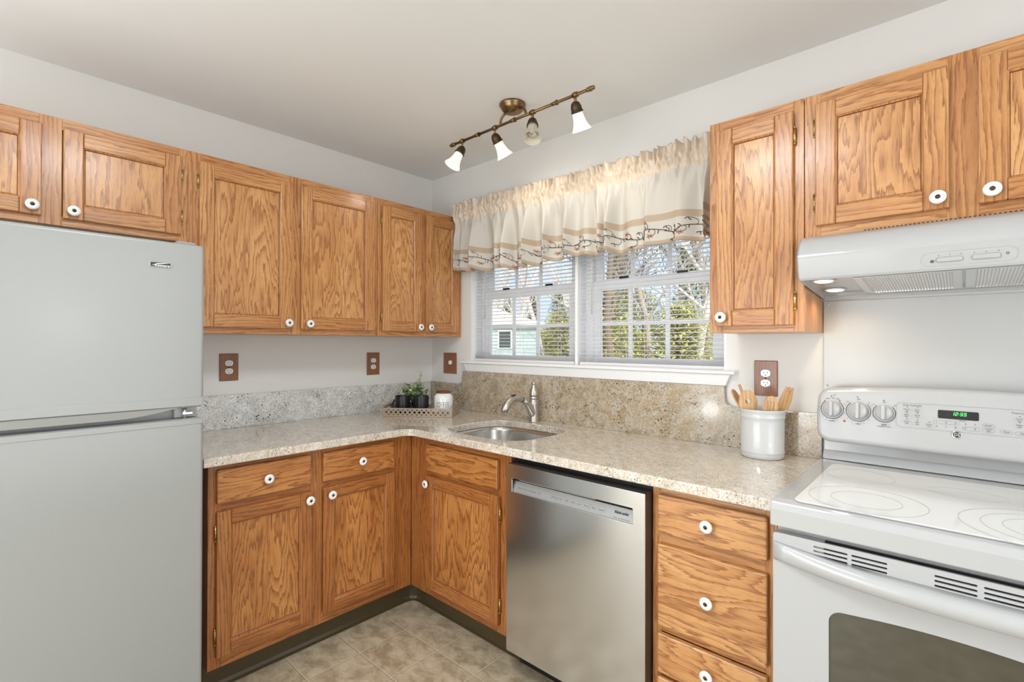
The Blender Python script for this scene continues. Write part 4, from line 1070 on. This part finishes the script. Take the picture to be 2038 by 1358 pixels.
utensil('holed', (-.018, -.036, .03), (-.045, -.034, .248), 'round wooden spoon with one hole in its bowl', 0, .033)
utensil('slotted', (.022, -.036, .03), (.040, -.034, .232), 'pale wooden spoon with three slots in the white crock', 0, .027)
utensil('fork', (.016, .024, .03), (.085, .034, .262), 'wooden fork leaning furthest right out of the white crock', .25, .023)

# ------------------------------------------------------------------ tray with mugs, plant and jar
TA = math.atan2(.6, .8); TM = Matrix.Translation((.321, -.328, CT)) @ Matrix.Rotation(TA, 4, 'Z')
t_ = thing('serving_tray', 'weathered wooden tray with fretwork sides in the counter corner', 'tray'); t_.matrix_world = TM
TL, TD = .203, .098
MB().box(-TL+.006, TL-.006, -TD+.006, TD-.006, .001, .008, traywood, 0).build('tray_base', t_)
def fret(n_, w_):
    out = rrect(-w_, w_, .001, .050, .001, 1); holes = []
    p_ = 2*(w_-.012)/n_
    for i in range(n_):
        cx = -w_+.012+p_*(i+.5); r = p_*.34; holes.append([(cx+r*cos(a), .026+r*sin(a)) for a in [2*pi*k/4 for k in range(4)]])
        if i < n_-1:
            cx2 = cx+p_/2
            holes.append([(cx2-p_*.30, .0415), (cx2, .0335), (cx2+p_*.30, .0415)]); holes.append([(cx2-p_*.30, .0105), (cx2+p_*.30, .0105), (cx2, .0185)])
    return curve_mesh([out]+holes, .003)
for sgn in (-1, 1):
    b = MB(); b.add(fret(14, TL), frontM(0, sgn*(TD-.003), 0), traywood); b.build('side_panel', t_, recalc=False)
for sgn in (-1, 1):
    me = curve_mesh([[(-TD+.006, .001), (TD-.006, .001), (TD-.006, .055), (.05, .062), (-.05, .062), (-TD+.006, .055)], rrect(-.032, .032, .030, .046, .007, 4)], .003)
    b = MB(); b.add(me, Matrix(((0, 0, 1, sgn*(TL-.003)), (1, 0, 0, 0), (0, 1, 0, 0), (0, 0, 0, 1))), traywood); b.build('handle_panel', t_, recalc=False)
def mug(x, y, label):
    t_ = thing('mug', label, 'mug', (x, y, CT+.0088), TA, 'black mugs on the tray')
    MB().lathe([(0, .001), (.036, .001), (.040, .005), (.0425, .03), (.0445, .101), (.0440, .104), (.0415, .101), (.040, .02), (.034, .008), (0, .007)], black_cer, 36).build('cup', t_)
    P = [(-.041+0*math.sin(a), 0, 0) for a in (0,)]
    P = [(-.040-.020*sin(pi*i/10), 0, .084-.060*i/10) for i in range(11)]
    MB().tube(P, .0052, black_cer, 10).build('handle', t_)
mug(.242, -.405, 'black mug nearer the refrigerator on the tray, handle pointing left')
mug(.332, -.340, 'black mug in the middle of the tray beside the coffee jar')
t_ = thing('coffee_canister', 'white lettered coffee canister with dark wooden lid on the tray', 'canister', (.440, -.262, CT+.0088))
MB().lathe([(0, 0), (.050, 0), (.054, .004), (.055, .012), (.055, .095), (.052, .108), (.043, .117), (.041, .122), (0, .122)], ceramic, 40).build('jar', t_)
MB().lathe([(0, .122), (.041, .1225), (.043, .125), (.043, .132), (.040, .135), (0, .135)], lidwood, 32).build('lid', t_)
b = MB()
A0 = math.atan2(-2.112+.262, 2.6685-.440)-.10
for k, ch in enumerate('COFFEE'):
    me = text_mesh(ch, .034, .0003, bold=.0002)
    a = A0+(k-2.5)*.235
    Mx = Matrix.Rotation(a+pi/2, 4, 'Z') @ Matrix.Translation((0, -.0554, .058)) @ FRONT @ Matrix.Diagonal((.55, 1.25, 1, 1))
    b.add(me, Mx, ink)
b.build('lettering', t_, recalc=False)
# small plant behind the mugs
random.seed(11)
t_ = thing('potted_plant', 'small leafy sage green plant behind the black mugs', 'plant', (.238, -.312, CT+.0088))
MB().lathe([(0, 0), (.026, 0), (.031, .05), (.033, .055), (.029, .055), (.026, .045), (0, .045)], black_cer, 24).build('pot', t_)
MB().lathe([(.0262, .046), (0, .048)], soil, 16).build('soil', t_)
st = MB(); lf = MB(); lf.mi(leaf_a)
for k in range(52):
    a = random.uniform(0, 2*pi); rad = random.uniform(.008, .080) if k else 0.01; hgt = random.uniform(.10, .195-rad*.5) if k else .232
    if k == 0: a = .6; rad = .035
    tip = Vector((rad*cos(a), rad*sin(a), hgt)); P = [Vector((rad*.2*cos(a), rad*.2*sin(a), .045)), Vector((rad*.55*cos(a), rad*.55*sin(a), .045+(hgt-.045)*.6)), tip]
    st.tube(P, .0008, leaf_c, 5)
    n_ = 11
    for i in range(n_):
        f = .30+.70*i/(n_-1); c_ = P[0].lerp(P[1], min(1, f*2)) if f < .5 else P[1].lerp(P[2], (f-.5)*2)
        for sd_ in (0, 1):
            aa = i*1.9+sd_*pi+random.uniform(-.4, .4); el = random.uniform(.0, .8); d = Vector((cos(aa)*cos(el), sin(aa)*cos(el), sin(el)))
            u_ = d.cross(Vector((0, 0, 1))).normalized(); L_ = random.uniform(.017, .028)*(1.1-.4*f); wv_ = L_*.46; j = len(lf.v)
            lf.v += [tuple(c_), tuple(c_+d*L_*.4+u_*wv_), tuple(c_+d*L_*.85+u_*wv_*.6), tuple(c_+d*L_), tuple(c_+d*L_*.85-u_*wv_*.6), tuple(c_+d*L_*.4-u_*wv_)]
            lf.face([j+q_ for q_ in range(6)], random.choice((leaf_a, leaf_a, leaf_b, leaf_b, leaf_c)))
st.build('stems', t_); lf.build('leaves', t_, recalc=False)

# ------------------------------------------------------------------ unseen door and window frames added around the rear and side fill lights
b = MB(); x0, x1, z0, z1 = .27, 2.23, .03, 2.14
b.box(x0-.06, x0, YB, YB+.035, .0, z1+.06, white_paint); b.box(x1, x1+.06, YB, YB+.035, .0, z1+.06, white_paint); b.box(x0, x1, YB, YB+.035, z1, z1+.06, white_paint); b.box(1.22, 1.28, YB, YB+.055, 0, z1, white_paint)
struct(b.build('door_1'))
b = MB(); y0, y1, z0, z1 = -2.35, -.75, .30, 2.20
b.box(XR-.035, XR, y0-.06, y0, z0-.06, z1+.06, white_paint); b.box(XR-.035, XR, y1, y1+.06, z0-.06, z1+.06, white_paint); b.box(XR-.035, XR, y0, y1, z1, z1+.06, white_paint); b.box(XR-.035, XR, y0, y1, z0-.06, z0, white_paint)
struct(b.build('window_3'))

# ------------------------------------------------------------------ outdoors
lawn = mat('winter_lawn', (.45, .45, .30), .9); tl = NT(lawn)
gp = tl.n('NewGeometry').outputs['Position']
tl.l(tl.mix(tl.noise(gp, .6, 5, .6), (.42, .42, .24), (.66, .60, .48)), tl.b.inputs['Base Color'])
tag(MB().box(-70, 40, .2, 90, -.55, -.45, lawn).build('lawn'), 'pale winter lawn outside the kitchen window', 'lawn')['kind'] = 'stuff'
tag(MB().box(-9, 30, 26, 34, -.45, -.43, mat('pale_concrete', (.80, .78, .74), .8)).build('driveway'), 'bright concrete driveway beyond the lawn', 'driveway')  # concrete in one even pale colour
siding = mat('pale_green_siding', (.52, .62, .62), .6); ts_ = NT(siding)
wv = ts_.n('TexWave', _Scale=2.2, bands_direction='Z'); ts_.l(ts_.n('NewGeometry').outputs['Position'], wv.inputs[0])
ts_.l(ts_.ramp(wv.outputs[1], [(0, (.30, .38, .39)), (.2, (.40, .48, .48)), (1, (.42, .50, .50))]), ts_.b.inputs['Base Color'])
roofm = mat('tan_shingle_roof', (.66, .50, .40), .8)
HC = Vector((-12.25, 16.1, -.45))
h = thing('house', 'neighbouring single-storey house with pale siding and tan hip roof', 'house', HC, -yaw)
HL, HD = 8.0, 5.5
MB().box(-HL, 0, 0, HD, 0, 2.74, siding).build('wall', h)
b = MB(); e = .25; b.v += [(-HL-e, -e, 2.72), (e, -e, 2.72), (e, HD+e, 2.72), (-HL-e, HD+e, 2.72), (-HL+2.6, 2.7, 3.75), (-2.5, 2.7, 3.75)]
for f in ((0, 1, 5, 4), (1, 2, 5), (2, 3, 4, 5), (3, 0, 4), (3, 2, 1, 0)): b.face(list(f), roofm)
b.build('roof', h)
MB().box(-HL-e, e, -e-.06, -e, 2.66, 2.78, white_paint).build('gutter', h)
MB().box(-.10, .0, -.09, -.002, .05, 2.66, mat('dark_downpipe', (.12, .13, .12), .5)).build('downpipe', h)
for wx in (-1.62, -4.4):
    o = MB().box(wx-.34, wx+.34, -.05, -.002, 1.52, 2.42, white_paint).build('window_frame', h)
    MB().box(wx-.27, wx+.27, -.06, -.045, 1.58, 2.34, mat('dark_house_glass', (.05, .07, .07), .1)).build('window_glass', o)
bark = [mat('grey_bark', (.40, .34, .28), .9), mat('pale_bark', (.68, .62, .54), .9), mat('brown_bark', (.20, .15, .10), .9)]
fol = [mat('dark_evergreen_foliage', (.07, .12, .03), .8), mat('olive_foliage', (.36, .38, .09), .8), mat('yellow_green_foliage', (.68, .62, .18), .8)]
def tree(name, label, x, y, ht, kind, seed, spread=1.0, group=None):
    rnd = random.Random(seed); t_ = thing(name, label, 'tree', (x, y, -.45), 0, group)
    b = MB(); lf = MB(); lf.mi(fol[0]); bk = bark[seed % 3]
    def branch(p, d, L_, r, lev):
        n_ = 3; P = [p.copy()]; q_ = p.copy(); dd = d.copy()
        for i in range(n_):
            dd = (dd+Vector((rnd.uniform(-.22, .22), rnd.uniform(-.22, .22), rnd.uniform(-.05, .15)))).normalized(); q_ = q_+dd*L_/n_; P.append(q_.copy())
        b.tube(P, [r, r*.85, r*.7, r*.5], bk, 4 if lev else 7, False)
        if lev < 4:
            for k in range(4 if lev else 9):
                f = rnd.uniform(.25, 1.0); i = min(n_-1, int(f*n_)); s0 = P[i].lerp(P[i+1], f*n_-i)
                a = rnd.uniform(0, 2*pi); el = rnd.uniform(.1, .9); nd = Vector((cos(a)*cos(el), sin(a)*cos(el), sin(el)))
                branch(s0, (nd+dd*.5).normalized(), L_*rnd.uniform(.45, .68)*(.8 if lev == 0 else 1)*spread, r*.42, lev+1)
        elif kind != 'bare':
            pass
    if kind == 'bare': branch(Vector((0, 0, 0)), Vector((0, 0, 1)), ht, ht*.018, 0)
    else:
        b.tube([(0, 0, 0), (.1, 0, ht*.5), (0, .1, ht)], [ht*.022, ht*.016, .02], bk, 7, False)
        for k in range(2600):
            if kind == 'conifer': f = rnd.random()**.7; rad = ht*.30*spread*(1-f)+.15; zz = ht*(.06+.94*f)
            else: f = rnd.random(); rad = ht*.45*spread*math.sqrt(max(.02, 1-(2*f-1)**2)); zz = ht*(.03+.97*f)
            a = rnd.uniform(0, 2*pi); rr_ = rad*rnd.uniform(.45, 1); c_ = Vector((rr_*cos(a), rr_*sin(a), zz))
            d = Vector((cos(a), sin(a), rnd.uniform(-.6, .6))).normalized(); d = (d+Vector((rnd.uniform(-.6, .6), rnd.uniform(-.6, .6), rnd.uniform(-.6, .6)))).normalized()
            u_ = d.cross(Vector((0, 0, 1))).normalized(); L_ = rnd.uniform(.12, .34)*(.6+ht*.06); w_ = L_*.22; j = len(lf.v)
            lf.v += [tuple(c_-u_*w_), tuple(c_+u_*w_), tuple(c_+d*L_)]
            lf.face([j, j+1, j+2], fol[(0 if kind == 'conifer' else 1) if rnd.random() < .6 else (1 if kind == 'conifer' else 2)])
            if k % 12 == 0: b.tube([(0, 0, zz*.8), tuple(c_)], .018, bk, 3, False)
        lf.build('foliage', t_, recalc=False)
    b.build('trunk', t_, recalc=False)
tg = 'trees beyond the window'
kinds = {'bare': ('bare_tree', 'leafless tree'), 'conifer': ('evergreen_tree', 'dark evergreen tree'), 'bush': ('leafy_shrub', 'yellow-green shrub')}
tl_ = [('bare', -14.7, 20, 8.5), ('conifer', -34.7, 38, 7), ('bush', -19.0, 25, 2.6), ('bare', -28.7, 33, 10), ('conifer', -29.4, 36, 6.6), ('bush', -14.5, 21, 3.6), ('bare', -12.1, 19, 9), ('bush', -9.9, 18, 4.4), ('conifer', -16.3, 30, 8.5), ('bush', -7.1, 15, 2.6), ('bare', -6.9, 14, 8), ('bush', -9.5, 21, 4.4), ('conifer', -8.5, 24, 7), ('bush', -5.4, 16, 3.3), ('bare', -7.9, 19, 9), ('bare', -5.5, 18, 8), ('bare', -7.5, 25, 10), ('bush', -9.0, 30, 2.8), ('conifer', -24.7, 34, 7.5), ('bare', -11.6, 24, 9.5), ('bush', -7.2, 22, 3.8), ('bare', -34.7, 36, 9.5), ('bare', -11.3, 28, 10), ('bush', -21.9, 30, 4.2), ('conifer', -1.5, 36, 8), ('bare', 1.5, 30, 9.5), ('conifer', 6.0, 38, 8.5), ('bush', 3.0, 37, 4.5)]
words_ = ['just right of the neighbouring house', 'behind the left of the house roof', 'low beside the house corner', 'rising tall behind the roof', 'behind the right end of the roof', 'at the right edge of the left window', 'behind the mullion between the blinds', 'at the left edge of the right window', 'far back at the left of the right window', 'low in front at the left of the right window', 'nearest the window, at the left of the right window', 'left of the open gap in the right window', 'right of centre in the right window', 'right of centre, in front of the dark evergreen', 'standing in the open gap of the right window', 'near the right edge of the right window', 'beside the wall cabinet edge', 'low by the driveway at the far right', 'far back right of the house', 'far back, left of the open gap', 'at the right edge of the right window', 'over the left end of the roof', 'far back right of the open gap', 'far back between the house and the near shrub', 'beyond the driveway, left of the far tall tree', 'tall, beyond the driveway to the right', 'dark, furthest right beyond the driveway', 'low and wide beyond the driveway']
for i, ((k_, x, y, ht), wd_) in enumerate(zip(tl_, words_)):
    tree(kinds[k_][0], kinds[k_][1]+' outside, '+wd_, x, y, ht, k_, 31+i, .86, tg)
